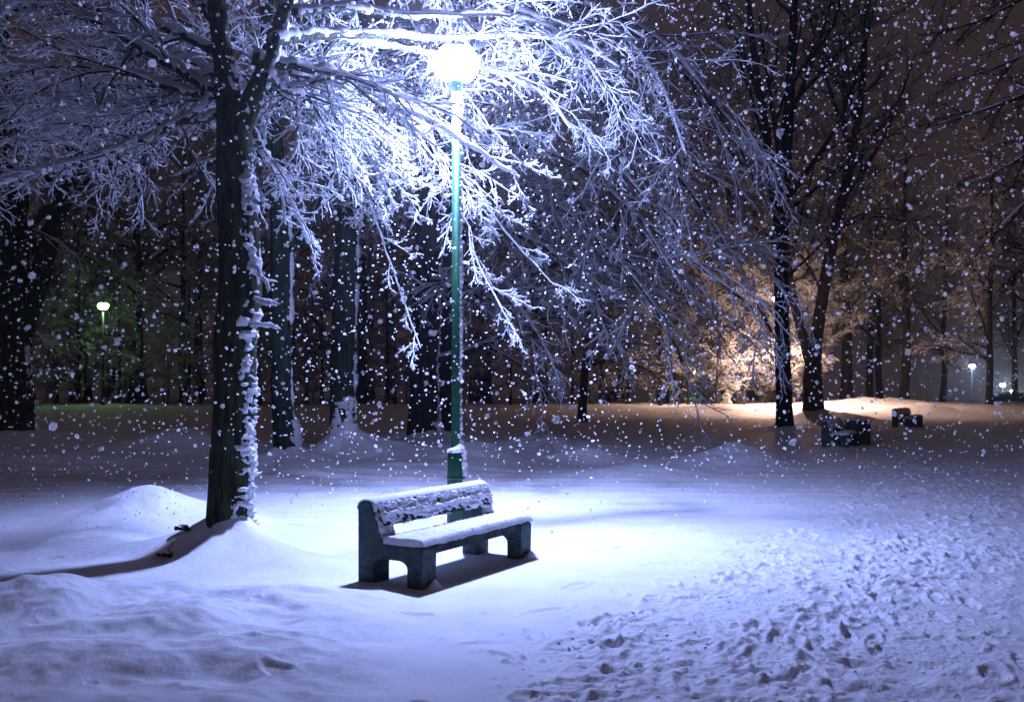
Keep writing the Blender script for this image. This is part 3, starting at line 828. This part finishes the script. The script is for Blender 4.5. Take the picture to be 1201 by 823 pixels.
def mid_trees():
    Y = TREES_AT['t3'][1]
    rg = np.random.default_rng(31)
    r = tree_root('t3', 'leaning mossy tree just right of the big trunk, forked to the right', .5)
    pts = LP(r, [(340, 560, Y), (337, 530, Y), (331, 470, Y), (330, 400, Y), (329, 340, Y), (330, 300, Y), (326, 220, Y), (318, 120, Y), (312, 0, Y), (308, -120, Y)])
    sp = [dict(k=7, t0=.15, t1=1, rel=.42, ang=.8, droop=.3, N=6, wander=.14, rratio=.5, rmin=.010, snow=.020, flat=.5),
          dict(k=6, t0=.15, t1=1, rel=.42, ang=.8, droop=.25, N=5, wander=.16, rratio=.5, rmin=.006, snow=.017, flat=.6),
          dict(k=4, t0=.2, t1=1, rel=.5, ang=.8, droop=.15, N=3, wander=.18, rratio=.5, rmin=.004, snow=.014, ws=0, flat=.6)]
    ex = [(LP(r, [(345, 290, Y), (372, 250, Y), (392, 215, Y + .3), (420, 150, Y + .6)]), .15), (LP(r, [(330, 200, Y), (300, 180, Y + 1), (250, 190, Y + 2), (200, 230, Y + 3)]), .1)]
    grown(r, pts, [.31, .27, .23, .23, .24, .23, .20, .18, .15, .1], rg, M_BARK2, M_TWIG, 9, sp, 60, 18, .62, .32, 1.1, .25, flare=.7, extra=ex,
          crust=[CR(41, .05, .72, .0, .45, .0, .55), CR(42, .10, .78, -.1, .95, .0, .10), CR(43, .06, .6, -1.2, .9, .0, .05)])
    Y = TREES_AT['t4'][1]
    r = tree_root('t4', 'straight green mossy trunk with snow heaped round its foot, left of the lamp', .5)
    pts = LP(r, [(403, 560, Y), (403, 520, Y), (402, 480, Y), (403, 400, Y), (406, 300, Y), (411, 210, Y), (416, 100, Y), (420, 0, Y), (424, -120, Y)])
    grown(r, pts, [.46, .36, .31, .30, .29, .27, .25, .2, .14], rg, M_BARK2, M_TWIG, 9, sp, 60, 18, .66, .30, 1.1, .25, flare=.2,
          crust=[CR(51, .06, .66, .0, .5, .0, .6), CR(52, .08, .85, -.9, 1.7, .02, .15, freq=7.0, fade=lambda t: np.interp(t, [.02, .07, .15], [1.1, .95, .2])), CR(53, .1, .7, .0, 1.0, .0, .09)])
    # the wide beech behind the lamp: long boughs that arch over to the right and hang
    Y = TREES_AT['t5'][1]
    r = tree_root('t5', 'broad dark beech behind the lamp with long drooping blue lit boughs', .5)
    pts = LP(r, [(497, 540, Y), (497, 500, Y), (498, 440, Y), (500, 380, Y), (502, 300, Y), (506, 220, Y), (512, 120, Y), (518, 0, Y), (520, -120, Y)])
    sp5 = [dict(k=16, t0=.12, t1=.99, rel=.40, ang=.62, droop=.7, N=8, wander=.08, rratio=.45, rmin=.012, snow=.022, flat=.5, lmax=3.4),
           dict(k=9, t0=.1, t1=1, rel=.40, ang=.62, droop=.5, N=5, wander=.12, rratio=.5, rmin=.007, snow=.016, flat=.6, lmax=1.3),
           dict(k=5, t0=.15, t1=1, rel=.45, ang=.62, droop=.3, N=3, wander=.14, rratio=.5, rmin=.004, snow=.012, ws=0, flat=.6, lmax=.5)]
    sweep = [
        [(506, 150, 0), (560, 60, -3), (640, 50, -6), (710, 90, -8), (765, 150, -9), (800, 195, -9.5)],
        [(508, 190, 0), (570, 120, -2.5), (650, 130, -5), (720, 190, -7), (775, 255, -8)],
        [(505, 230, 0), (580, 170, -2), (670, 190, -4.5), (750, 255, -6.5), (820, 310, -7.5), (872, 352, -8)],
        [(504, 260, 0), (580, 215, -2), (660, 245, -4), (730, 310, -5.5), (775, 370, -6), (800, 425, -6.2)],
        [(503, 300, 0), (570, 270, -2), (640, 290, -4), (690, 340, -5.5), (720, 400, -6)],
        [(510, 120, 0), (600, 20, -4), (700, 10, -7), (790, 60, -9), (850, 140, -10)],
        [(506, 170, 0), (590, 110, -1), (690, 120, -2.5), (790, 200, -4), (860, 300, -5), (905, 390, -5.5)],
        [(503, 330, 0), (540, 330, -3), (590, 345, -5), (630, 390, -6), (655, 440, -6.3)],
        [(500, 270, 0), (450, 230, -2), (410, 260, -4), (385, 320, -5)],
        [(506, 190, 0), (440, 150, -1), (380, 170, -2), (330, 240, -3)],
        [(510, 100, 0), (620, 20, 1), (740, 40, 1), (840, 130, .5), (900, 240, 0)],
        [(512, 422, 0), (560, 408, -.5), (620, 380, -1), (680, 352, -1.5), (740, 335, -2), (800, 350, -2.4)],
        [(503, 370, 0), (600, 330, 1), (700, 300, 1.5), (790, 330, 1.5), (850, 400, 1)],
    ]
    ex = [(LP(r, [(x, y, Y + d) for x, y, d in q]), .13) for q in sweep]
    grown(r, pts, [.62, .5, .42, .42, .42, .40, .36, .3, .2], rg, M_BARKR, M_TWIG, 5, sp5, 50, 18, .55, .3, 1.0, .3, flare=.3, limb_n=16, extra=ex, limb_snow=.03,
          crust=[CR(61, .05, .55, .0, .7, .0, .6), CR(62, .1, .7, -.2, 1.0, .0, .07)])
    Y = TREES_AT['t5b'][1]
    r = tree_root('t5b', 'dark trunk half hidden behind the lamp pole, next to the broad beech', .3)
    pts = LP(r, [(521, 515, Y), (521, 480, Y), (522, 420, Y), (524, 330, Y), (526, 220, Y), (530, 60, Y), (532, -60, Y)])
    spf = [dict(k=8, t0=.15, t1=1, rel=.42, ang=.75, droop=.3, N=5, wander=.14, rratio=.5, rmin=.012, snow=.022, flat=.6),
           dict(k=6, t0=.15, t1=1, rel=.42, ang=.75, droop=.25, N=4, wander=.16, rratio=.5, rmin=.008, snow=.02, ws=0, flat=.6)]
    grown(r, pts, [.5, .42, .4, .36, .33, .25, .15], rg, M_BARKR, M_TWIG, 14, spf, 40, 14, .35, .33, 1.1, .2)
    # the old double tree at the left edge
    Y = TREES_AT['left'][1]
    r = tree_root('left', 'massive dark old tree at the left edge, its fork leaning right', .4)
    pts = LP(r, [(8, 530, Y), (8, 500, Y), (6, 440, Y), (4, 360, Y), (0, 270, Y), (-6, 150, Y), (-12, 0, Y), (-15, -120, Y)])
    ex = [(LP(r, [(20, 400, Y), (45, 330, Y), (62, 270, Y), (85, 200, Y), (110, 110, Y), (120, 0, Y)]), .42),
          (LP(r, [(5, 300, Y), (60, 240, Y - 1), (100, 200, Y - 2), (150, 190, Y - 3)]), .14)]
    grown(r, pts, [1.0, .85, .78, .74, .7, .62, .5, .35], rg, M_BARK, M_TWIG, 10, spf, 44, 20, .5, .4, 1.0, .1, flare=.2, extra=ex, limb_r=.3,
          crust=[CR(71, .07, .4, .2, .6, .0, .35, .05)])

def right_trees():
    rg = np.random.default_rng(41)
    sp = [dict(k=10, t0=.18, t1=1, rel=.42, ang=.65, droop=-.15, N=6, wander=.12, rratio=.5, rmin=.018, snow=.012, flat=.9, ss=0),
          dict(k=8, t0=.15, t1=1, rel=.42, ang=.65, droop=-.05, N=5, wander=.15, rratio=.5, rmin=.012, snow=.014, flat=.9, ss=3),
          dict(k=5, t0=.15, t1=1, rel=.5, ang=.7, droop=.0, N=3, wander=.18, rratio=.55, rmin=.008, snow=.010, flat=.9, ss=0)]
    Y = TREES_AT['r1'][1]
    r = tree_root('r1', 'slim dark bare tree standing just left of the forked tree', .4, 'bare_tree')
    pts = LP(r, [(920, 520, Y), (920, 490, Y), (918, 420, Y), (916, 330, Y), (915, 255, Y), (921, 200, Y), (927, 100, Y), (932, -10, Y), (935, -150, Y), (938, -300, Y)])
    ex = [(LP(r, q), r_) for q, r_ in (
        ([(913, 270, Y), (904, 200, Y), (895, 130, Y), (884, 60, Y), (875, -40, Y), (868, -140, Y)], .19),
        ([(910, 225, Y), (880, 200, Y), (845, 165, Y), (820, 120, Y - 1), (800, 60, Y - 1.5)], .09),
        ([(918, 240, Y), (955, 190, Y), (985, 140, Y), (1010, 70, Y + 1), (1030, -10, Y + 1.5)], .11),
        ([(921, 250, Y), (965, 215, Y - .5), (1010, 175, Y - 1), (1045, 140, Y - 1.4)], .08),
        ([(914, 285, Y), (880, 262, Y - .6), (850, 230, Y - 1.2), (825, 190, Y - 1.6)], .07),
        ([(917, 330, Y), (950, 300, Y + .5), (985, 265, Y + 1), (1030, 245, Y + 1.5), (1070, 250, Y + 2)], .07),
        ([(895, 130, Y), (870, 60, Y + .5), (845, 0, Y + 1), (830, -80, Y + 1.4)], .08),
        ([(925, 140, Y), (950, 80, Y), (970, 20, Y), (990, -60, Y)], .09))]
    grown(r, pts, [.36, .31, .28, .26, .25, .22, .18, .14, .1, .05], rg, M_BARKR, M_BARKR, 16, sp, 60, 14, .45, .28, .75, -.2, flare=.4, extra=ex, limb_snow=.008,
          crust=[CR(81, .04, .3, .2, .6, .0, .4, .05)])
    Y = TREES_AT['r2'][1]
    r = tree_root('r2', 'dark tree forked low into a V in front of the orange glow', .5, 'bare_tree')
    pts = LP(r, [(954, 505, Y), (954, 480, Y), (953, 440, Y), (957, 400, Y), (966, 340, Y), (976, 285, Y), (992, 215, Y), (1008, 130, Y), (1015, 30, Y), (1020, -100, Y)])
    ex = [(LP(r, q), r_) for q, r_ in (
        ([(951, 432, Y), (942, 395, Y), (930, 350, Y), (923, 300, Y + .3), (918, 220, Y + .6), (905, 120, Y + 1), (890, 20, Y + 1.3)], .25),
        ([(985, 240, Y), (1020, 190, Y), (1050, 130, Y), (1075, 60, Y)], .12),
        ([(980, 270, Y), (1020, 255, Y), (1060, 260, Y - 1), (1095, 285, Y - 2)], .08),
        ([(965, 345, Y), (940, 300, Y - .5), (900, 270, Y - 1), (860, 260, Y - 1.5)], .08),
        ([(1000, 180, Y), (975, 110, Y), (955, 40, Y), (940, -40, Y)], .1))]
    grown(r, pts, [.62, .5, .44, .30, .28, .26, .22, .18, .13, .06], rg, M_BARKR, M_BARKR, 16, sp, 60, 16, .5, .24, .75, -.1, flare=.5, extra=ex, limb_snow=.008,
          crust=[CR(91, .05, .35, .2, .6, .0, .4, .06)])
    # a small tree in front of the lit bank
    Y = TREES_AT['small'][1]
    r = tree_root('small', 'small dark stemmed tree before the lit snow bank, right of the lamp', .3)
    pts = LP(r, [(683, 505, Y), (683, 480, Y), (685, 450, Y), (688, 410, Y), (690, 360, Y), (692, 300, Y)])
    sps = [dict(k=8, t0=.15, t1=1, rel=.45, ang=.75, droop=.25, N=5, wander=.16, rratio=.5, rmin=.012, snow=.02, flat=.9),
           dict(k=6, t0=.15, t1=1, rel=.45, ang=.75, droop=.2, N=4, wander=.18, rratio=.5, rmin=.009, snow=.02, ws=0, flat=.9)]
    grown(r, pts, [.24, .2, .18, .15, .11, .06], rg, M_BARKR, M_TWIG, 22, sps, 30, 10, .3, .5, 1.1, .15)
    # dark boughs of a tree that stands just outside the frame at the right
    Y = 22.0
    b = P(1330, 560, Y); z_ = gz(b[0], Y)
    r = thing('snowy_tree', (b[0], Y, z_ - .2), 'dark tree past the right edge whose boughs hang into the upper corner', 'tree')
    pts = local(r, [(b[0], Y, z_ - .2), (b[0], Y, z_ + 2), (b[0] + .1, Y, z_ + 6), (b[0] + .2, Y, z_ + 10), (b[0] + .2, Y, z_ + 15)])
    spc = [dict(k=16, t0=.15, t1=1, rel=.34, ang=.7, droop=.35, N=6, wander=.10, rratio=.5, rmin=.010, snow=.010, flat=.5, ss=0),
           dict(k=9, t0=.15, t1=1, rel=.36, ang=.7, droop=.3, N=4, wander=.14, rratio=.5, rmin=.007, flat=.6, ss=0),
           dict(k=5, t0=.15, t1=1, rel=.4, ang=.7, droop=.2, N=3, wander=.14, rratio=.55, rmin=.006, flat=.6, ss=0)]
    ex = [(LP(r, q), .07) for q in (
        [(1330, 20, Y), (1250, 40, Y - .5), (1180, 75, Y - 1), (1120, 95, Y - 1.4)],
        [(1330, 90, Y), (1250, 95, Y + .6), (1180, 120, Y + 1), (1120, 140, Y + 1.4), (1085, 150, Y + 1.6)],
        [(1330, 150, Y), (1250, 150, Y), (1190, 190, Y), (1140, 215, Y)],
        [(1330, -30, Y), (1240, -20, Y), (1160, 20, Y), (1100, 40, Y)],
        [(1330, 190, Y), (1260, 200, Y - 1), (1200, 240, Y - 1.6), (1165, 275, Y - 2)],
        [(1330, -60, Y), (1240, -80, Y - 1), (1150, -40, Y - 2), (1080, 0, Y - 2.6)],
        [(1330, 230, Y), (1270, 250, Y + .6), (1215, 300, Y + 1), (1180, 330, Y + 1.2)])]
    grown(r, pts, [.3, .28, .24, .18, .08], rg, M_BARKR, M_BARKR, 4, spc, 30, 12, .6, .2, 1.2, .1, extra=ex)
mid_trees()
right_trees()

# ---- the wood along the far side
def wood_proto(seed, h, r0, t0, limbs, droop, name, rel=.33, k1=9, k2=7, k3=4, twig_r=.012, snow=.014, ang=.95):
    rg = np.random.default_rng(seed)
    t = thing(name, (0, 0, 0), 'x', 'tree')
    n_ = 7
    pts = np.stack([np.cumsum(rg.normal(0, .12, n_)) * .6, np.cumsum(rg.normal(0, .12, n_)) * .6, np.linspace(0, h, n_)], -1); pts[:, :2] -= pts[0, :2]
    sp = [dict(k=k1, t0=.12, t1=1, rel=.42, ang=.75, droop=droop, N=5, wander=.13, rratio=.5, rmin=twig_r * 1.6, snow=snow * 1.1, flat=.9),
          dict(k=k2, t0=.12, t1=1, rel=.42, ang=.8, droop=droop * .8, N=4, wander=.16, rratio=.5, rmin=twig_r, snow=snow, flat=.9, ws=3, ss=3),
          dict(k=k3, t0=.15, t1=1, rel=.62, ang=.7, droop=.15, N=3, wander=.18, rratio=.55, rmin=twig_r * .8, snow=snow * .8, flat=.9, ws=0)]
    grown(t, pts, np.linspace(r0, .05, 5), rg, M_BARKR, M_TWIGB, limbs, sp, 24, 10, t0, rel, ang, droop, limb_n=8, flare=.3, limb_snow=.02)
    return t

def wood():
    rg = np.random.default_rng(77)
    protos = [wood_proto(101, 21, .34, .22, 30, .12, 'wood_tree'), wood_proto(102, 24, .40, .28, 30, .05, 'wood_tree'),
              wood_proto(103, 17, .26, .16, 28, .22, 'wood_tree'), wood_proto(104, 12, .17, .12, 24, .2, 'wood_tree', .38)]
    used = [False] * 4
    def put(k, x, y, label, group, sc=1.0, rz=None):
        o = protos[k] if not used[k] else copy_tree(protos[k])
        used[k] = True
        o.location = (x, y, gz(x, y) - .15); o.rotation_euler = (0, 0, rg.uniform(0, 6.28) if rz is None else rz)
        o.scale = (sc, sc, sc * rg.uniform(.95, 1.08))
        o['label'] = label; o['category'] = 'tree'; o['group'] = group
        return o
    lab = 'tree of the brown lit wood beyond the far snow bank'
    for row, (y0, n, x0, x1) in enumerate(((67, 17, -42, 24), (74, 18, -50, 30), (84, 15, -54, 34))):
        for i in range(n):
            x = x0 + (x1 - x0) * (i + .5 + rg.uniform(-.35, .35)) / n
            put(int(rg.integers(0, 3)), x, y0 + rg.uniform(-2.5, 2.5), lab, 'trees of the far wood', rg.uniform(.8, 1.1))
    for px, Y, k, sc, lb in ((1060, 66, 1, .8, 'tall dim tree next to the right of the forked tree, on the lit bank'), (1105, 72, 2, .9, 'dim tree just left of the brightest far blue lamp'),
                             (1160, 60, 2, .85, 'frosted brown tree standing just right of the brightest far blue lamp'), (1215, 66, 1, .9, 'dim tree cut off by the right edge of the picture'),
                             (1190, 80, 0, .75, 'dim farther tree above the low wall at right')):
        q = P(px, 470, Y); put(k, q[0], Y, lb, 'dim trees right of the orange lamp', sc)
    for i in range(44):                                           # young trees and saplings along the edge
        x = -36 + 56 * (i + rg.uniform(0, 1)) / 44
        put(3, x, 64.5 + rg.uniform(-1.5, 3.5), 'young slim tree at the edge of the far wood', 'young trees along the wood edge', rg.uniform(.45, .8))
    for i in range(30):                                           # low frosted brush that closes the gaps between the stems
        x = -38 + 60 * (i + rg.uniform(0, 1)) / 30
        o = put(3, x, 66.5 + rg.uniform(-3, 4), 'low frosted shrub among the stems of the far wood', 'low shrubs in the far wood', rg.uniform(.26, .4))
        o.name = 'frosted_shrub'; o['category'] = 'shrub'
    put(3, *P(962, 480, 64.5)[:2], 'snowy tree lit bright orange by the lamp beside it', 'orange lit trees', .82)
    put(2, *P(905, 480, 66.5)[:2], 'orange lit tree right behind the warm lamp', 'orange lit trees', .55)
    put(3, *P(835, 480, 66)[:2], 'smaller orange lit tree left of the warm lamp', 'orange lit trees', .62)
    put(3, *P(92, 480, 62.5)[:2], 'shrubby tree lit pale green beside the green lamp', 'green lit trees', .95)
    put(3, *P(140, 480, 64)[:2], 'shrubby tree right of the green lamp', 'green lit trees', .7)
wood()

# ------------------------------------------------------------------ far benches, bins, wall, heap
def bench_at(px, py, deg, label):
    g = G(px, py)
    o = copy_tree(bench)
    o.location = (g[0], g[1], gz(g[0], g[1]) - .05); o.rotation_euler = (0, 0, math.radians(deg))
    o['label'] = label
bench_at(963, 525, 62, 'dim snowy bench under the bare trees at right, nearer of the two far benches')
bench_at(1046, 500, 55, 'farther small dark bench at right, before the lit bank')

def litter_bin(px, py, w, h, label, rz):
    g = G(px, py)
    t = thing('litter_bin', (g[0], g[1], gz(g[0], g[1]) - .03), label, 'bin', 'litter bins by the far benches', rz)
    body = box('body', (0, 0, h / 2), (w, w, h), M_STONE, t, 0, .03)
    for sx in (-1, 1):
        for k in range(4):
            box('slat', (sx * (w / 2 + .012), -w / 2 + w * (k + .5) / 4, h * .48), (.022, w / 4 - .03, h * .8), M_PLANK, body, 0, .004)
            box('slat', (-w / 2 + w * (k + .5) / 4, sx * (w / 2 + .012), h * .48), (w / 4 - .03, .022, h * .8), M_PLANK, body, 0, .004)
    box('rim', (0, 0, h + .02), (w + .05, w + .05, .045), M_STONE, t, 0, .01)
    def top(u, v):
        x = (u - .5) * (w + .06); y = (v - .5) * (w + .06)
        e = np.minimum(np.minimum(u, 1 - u), np.minimum(v, 1 - v)) * (w + .06)
        return np.stack([x, y, h + .035 + .07 * np.sqrt(np.clip(e / .1, 0, 1)) + .02 * vnoise(x * 9, y * 9)], -1), e
    sheet('snow_cover', top, 14, 14, t, flip=False)
litter_bin(1006, 522, .50, .70, 'square slatted bin at the right end of the nearer far bench', .5)
litter_bin(1075, 500, .34, .42, 'low dark bin right of the farther bench', .3)

def low_wall():
    Y = 84.0
    a, b = P(1166, 470, Y), P(1260, 470, Y)
    t = thing('low_wall', ((a[0] + b[0]) / 2, Y, P(0, 476, Y)[2] - 1.6), 'low dark block wall at the right edge beneath the far lamps', 'wall')
    t['kind'] = 'thing'
    w = b[0] - a[0]; h = P(0, 462, Y)[2] - t.location[2]
    rg = np.random.default_rng(3)
    n, rows = 14, 6
    src = None
    box('core', (0, .12, h / 2), (w - .1, .3, h - .02), M_STONE, t, 0, 0)
    for r_ in range(rows):
        for i in range(n):
            x = -w / 2 + w * (i + .5 + (.0 if r_ % 2 else .25)) / n
            if x > w / 2 - .2: continue
            if src is None:
                src = box('stone_block', (0, 0, 0), (w / n - .03, .34, h / rows - .03), M_STONE, t, 0, .02); o = src
            else:
                o = src.copy(); C.objects.link(o); o.parent = t
            o.location = (x, -.02 + rg.uniform(-.015, .015), h * (r_ + .5) / rows)
    def top(u, v):
        x = (u - .5) * (w + .1); y = (v - .5) * .5
        return np.stack([x, y + .03, h - .02 + .14 * np.sqrt(np.clip(1 - (2 * v - 1) ** 2, 0, 1)) + .04 * vnoise(x * 2, y * 4)], -1), u
    sheet('snow_cover', top, 60, 9, t)
low_wall()

def heap():
    g = P(852, 480, 57.0)
    t = thing('snow_heap', (g[0], g[1], gz(g[0], g[1]) - .1), 'small upright heap of snow on the orange lit bank', 'snow heap')
    for nm, c, r_ in (('lower_lump', .25, .33), ('upper_lump', .68, .23)):
        a = np.linspace(-1.4, 1.5, 9)
        mb = MB(); lathe(mb, [(r_ * math.cos(q) * (1 + .08 * math.sin(7 * q)), c + r_ * .95 * math.sin(q)) for q in a], 14)
        mb.build(nm, M_PSNOW, t)
heap()

# ------------------------------------------------------------------ clods of snow and fallen twigs near the path
ICO_V = None
def ico():
    global ICO_V
    p = (1 + 5 ** .5) / 2
    V = np.array([(-1, p, 0), (1, p, 0), (-1, -p, 0), (1, -p, 0), (0, -1, p), (0, 1, p), (0, -1, -p), (0, 1, -p), (p, 0, -1), (p, 0, 1), (-p, 0, -1), (-p, 0, 1)], float)
    V /= np.linalg.norm(V[0])
    Fc = np.array([(0, 11, 5), (0, 5, 1), (0, 1, 7), (0, 7, 10), (0, 10, 11), (1, 5, 9), (5, 11, 4), (11, 10, 2), (10, 7, 6), (7, 1, 8), (3, 9, 4), (3, 4, 2), (3, 2, 6), (3, 6, 8), (3, 8, 9), (4, 9, 5), (2, 4, 11), (6, 2, 10), (8, 6, 7), (9, 8, 1)])
    return V, Fc

def blobs(pos, rad, rg, squash=(1, 1, 1), jag=.25):
    V, Fc = ico(); n = len(pos)
    R = V[None] * rad[:, None, None] * (1 + jag * rg.normal(0, 1, (n, 12, 1)).clip(-1.6, 1.6)) * np.asarray(squash)
    a = rg.uniform(0, 6.28, n); ca, sa = np.cos(a)[:, None], np.sin(a)[:, None]
    X = R[..., 0] * ca - R[..., 1] * sa; Yy = R[..., 0] * sa + R[..., 1] * ca
    W = np.stack([X, Yy, R[..., 2]], -1) + pos[:, None]
    return W.reshape(-1, 3), (Fc[None] + (np.arange(n) * 12)[:, None, None]).reshape(-1, 3)

def clods():
    rg = np.random.default_rng(55)
    x = rg.uniform(-1.5, 9, 24000); y = 4.8 + 14 * rg.random(24000) ** 1.3
    k = (rg.random(24000) < churn_mask(x, y) * (1.5 * vnoise(x * 1.9, y * 1.9, 63) - .35)) & (x < .6 * y + .4)
    x, y = x[k], y[k]
    r_ = .006 + .013 * rg.random(len(x)) ** 3
    V, Fc = blobs(np.stack([x, y, height(x, y) + r_ * .1 - .005], -1), r_, rg, (1.1, 1, .75))
    mb = MB(); mb.add(V, Fc)
    o = mb.build('snow_clods', M_SNOW); tag(o, 'loose crumbs of snow on the trampled strip', 'snow clods', kind='stuff')
clods()

def fallen():
    rg = np.random.default_rng(66)
    for i, (px, py, l_, lab) in enumerate(((203, 655, .12, 'clump of dark debris in the snow at the big trunk foot'), (28, 586, .2, 'bent thin twig lying in the snow at the far left'),
            (195, 595, .12, 'short twig poking from the large snow mound'), (342, 590, .12, 'little twig in the snow right of the big trunk'), (125, 562, .18, 'dark twig lying left of the large mound'), (350, 582, .1, 'tiny twig beyond the big trunk'))):
        g = G(px, py); z = gz(g[0], g[1])
        t = thing('fallen_twig', (g[0], g[1], z), lab, 'twig', 'twigs lying in the snow')
        a = rg.uniform(0, 3)
        d = np.array([math.cos(a), math.sin(a) * .5, .25])
        line = np.array([[0, 0, .004], d * l_ * .5 + [0, 0, .03], d * l_ + [.02, 0, .03]])
        mb = MB(); tube(mb, catmull(line, 8), np.linspace(.006, .002, 8), 5); mb.build('stem', M_TWIG, t)
        mb = MB(); tube(mb, catmull(np.array([line[1], line[1] + [.03, .02, .05], line[1] + [.07, .02, .09]]), 5), np.linspace(.003, .0015, 5), 4); mb.build('side_twig', M_TWIG, t)
    for i, (px, py, r_, lab) in enumerate(((194, 656, .05, 'small dark lump of earth left of the big trunk foot'), (216, 650, .06, 'larger dark lump of earth touching the big trunk foot'))):
        g = G(px, py)
        t = thing('earth_lump', (g[0], g[1], gz(g[0], g[1])), lab, 'lump')
        n = 7; V, Fc = blobs(rg.normal(0, r_ * .6, (n, 3)) * [1.4, .6, .25] + [0, 0, r_ * .4], rg.uniform(.4, .7, n) * r_, rg, (1.2, 1, .7))
        mb = MB(); mb.add(V, Fc); mb.build('earth', M_BARK, t)
        V, Fc = blobs(rg.normal(0, r_ * .5, (5, 3)) * [1.3, .5, .1] + [0, .01, r_ * .95], rg.uniform(.5, .7, 5) * r_, rg, (1.3, 1, .45))
        mb = MB(); mb.add(V, Fc); mb.build('snow_cover', M_PSNOW, t)
fallen()

# ------------------------------------------------------------------ falling snow
def falling_snow():
    """wet flakes: each a few thin ragged plates stuck together at odd angles"""
    rg = np.random.default_rng(88)
    n, m = 29000, 6
    pos = np.stack([rg.uniform(-10, 10, n), 4.0 + 10.5 * rg.random(n) ** 0.85, rg.uniform(0.02, 8.5, n)], -1)
    keep = (pos[:, 2] > 1.95 - .085 * pos[:, 1]) | (pos[:, 1] > 10.5)
    pos = pos[keep]; n = len(pos)
    r_ = .0080 + .0085 * rg.random(n) ** 2 + .011 * (rg.random(n) < .15) * rg.random(n)
    mb = MB()
    for k in range(2):
        ax = norm(rg.normal(0, 1, (n, 3))); e1 = norm(np.cross(ax, norm(rg.normal(0, 1, (n, 3))))); e2 = np.cross(ax, e1)
        a = np.arange(m) / m * 6.283
        rr = r_[:, None] * rg.uniform(.65, 1.25, (n, m))
        V = pos[:, None] + (e1[:, None] * np.cos(a)[None, :, None] + e2[:, None] * np.sin(a)[None, :, None]) * rr[..., None]
        base = np.arange(n)[:, None, None] * m
        mb.add(V.reshape(-1, 3), (base + np.array([(0, 1, 2, 3), (0, 3, 4, 5)])[None]).reshape(-1, 4))
    o = mb.build('falling_snow', M_FLAKE, None, False)
    tag(o, 'snowflakes drifting through the air all over the scene', 'snowflakes', kind='stuff')
falling_snow()

# ------------------------------------------------------------------ haze of fine snow in the air
def haze():
    m = bpy.data.materials.new('haze'); m.use_nodes = True
    nt = m.node_tree; nt.nodes.remove(nt.nodes['Principled BSDF'])
    v = nt.nodes.new('ShaderNodeVolumePrincipled')
    v.inputs['Color'].default_value = (0.92, 0.93, 0.96, 1); v.inputs['Density'].default_value = HAZE; v.inputs['Anisotropy'].default_value = 0.88
    nt.links.new(v.outputs[0], nt.nodes['Material Output'].inputs['Volume'])
    x0, x1, y0, y1, z0, z1 = -1100, 1100, -40, 230, -9, 36
    V = [(x, y, z) for z in (z0, z1) for x, y in ((x0, y0), (x1, y0), (x1, y1), (x0, y1))]
    mb = MB(); mb.add(V, [(0, 3, 2, 1), (4, 5, 6, 7), (0, 1, 5, 4), (1, 2, 6, 5), (2, 3, 7, 6), (3, 0, 4, 7)])
    o = mb.build('haze', m, None, False)
    tag(o, 'thin haze of fine snow hanging in the night air', 'haze', kind='stuff')
HAZE = 0.0017
haze()
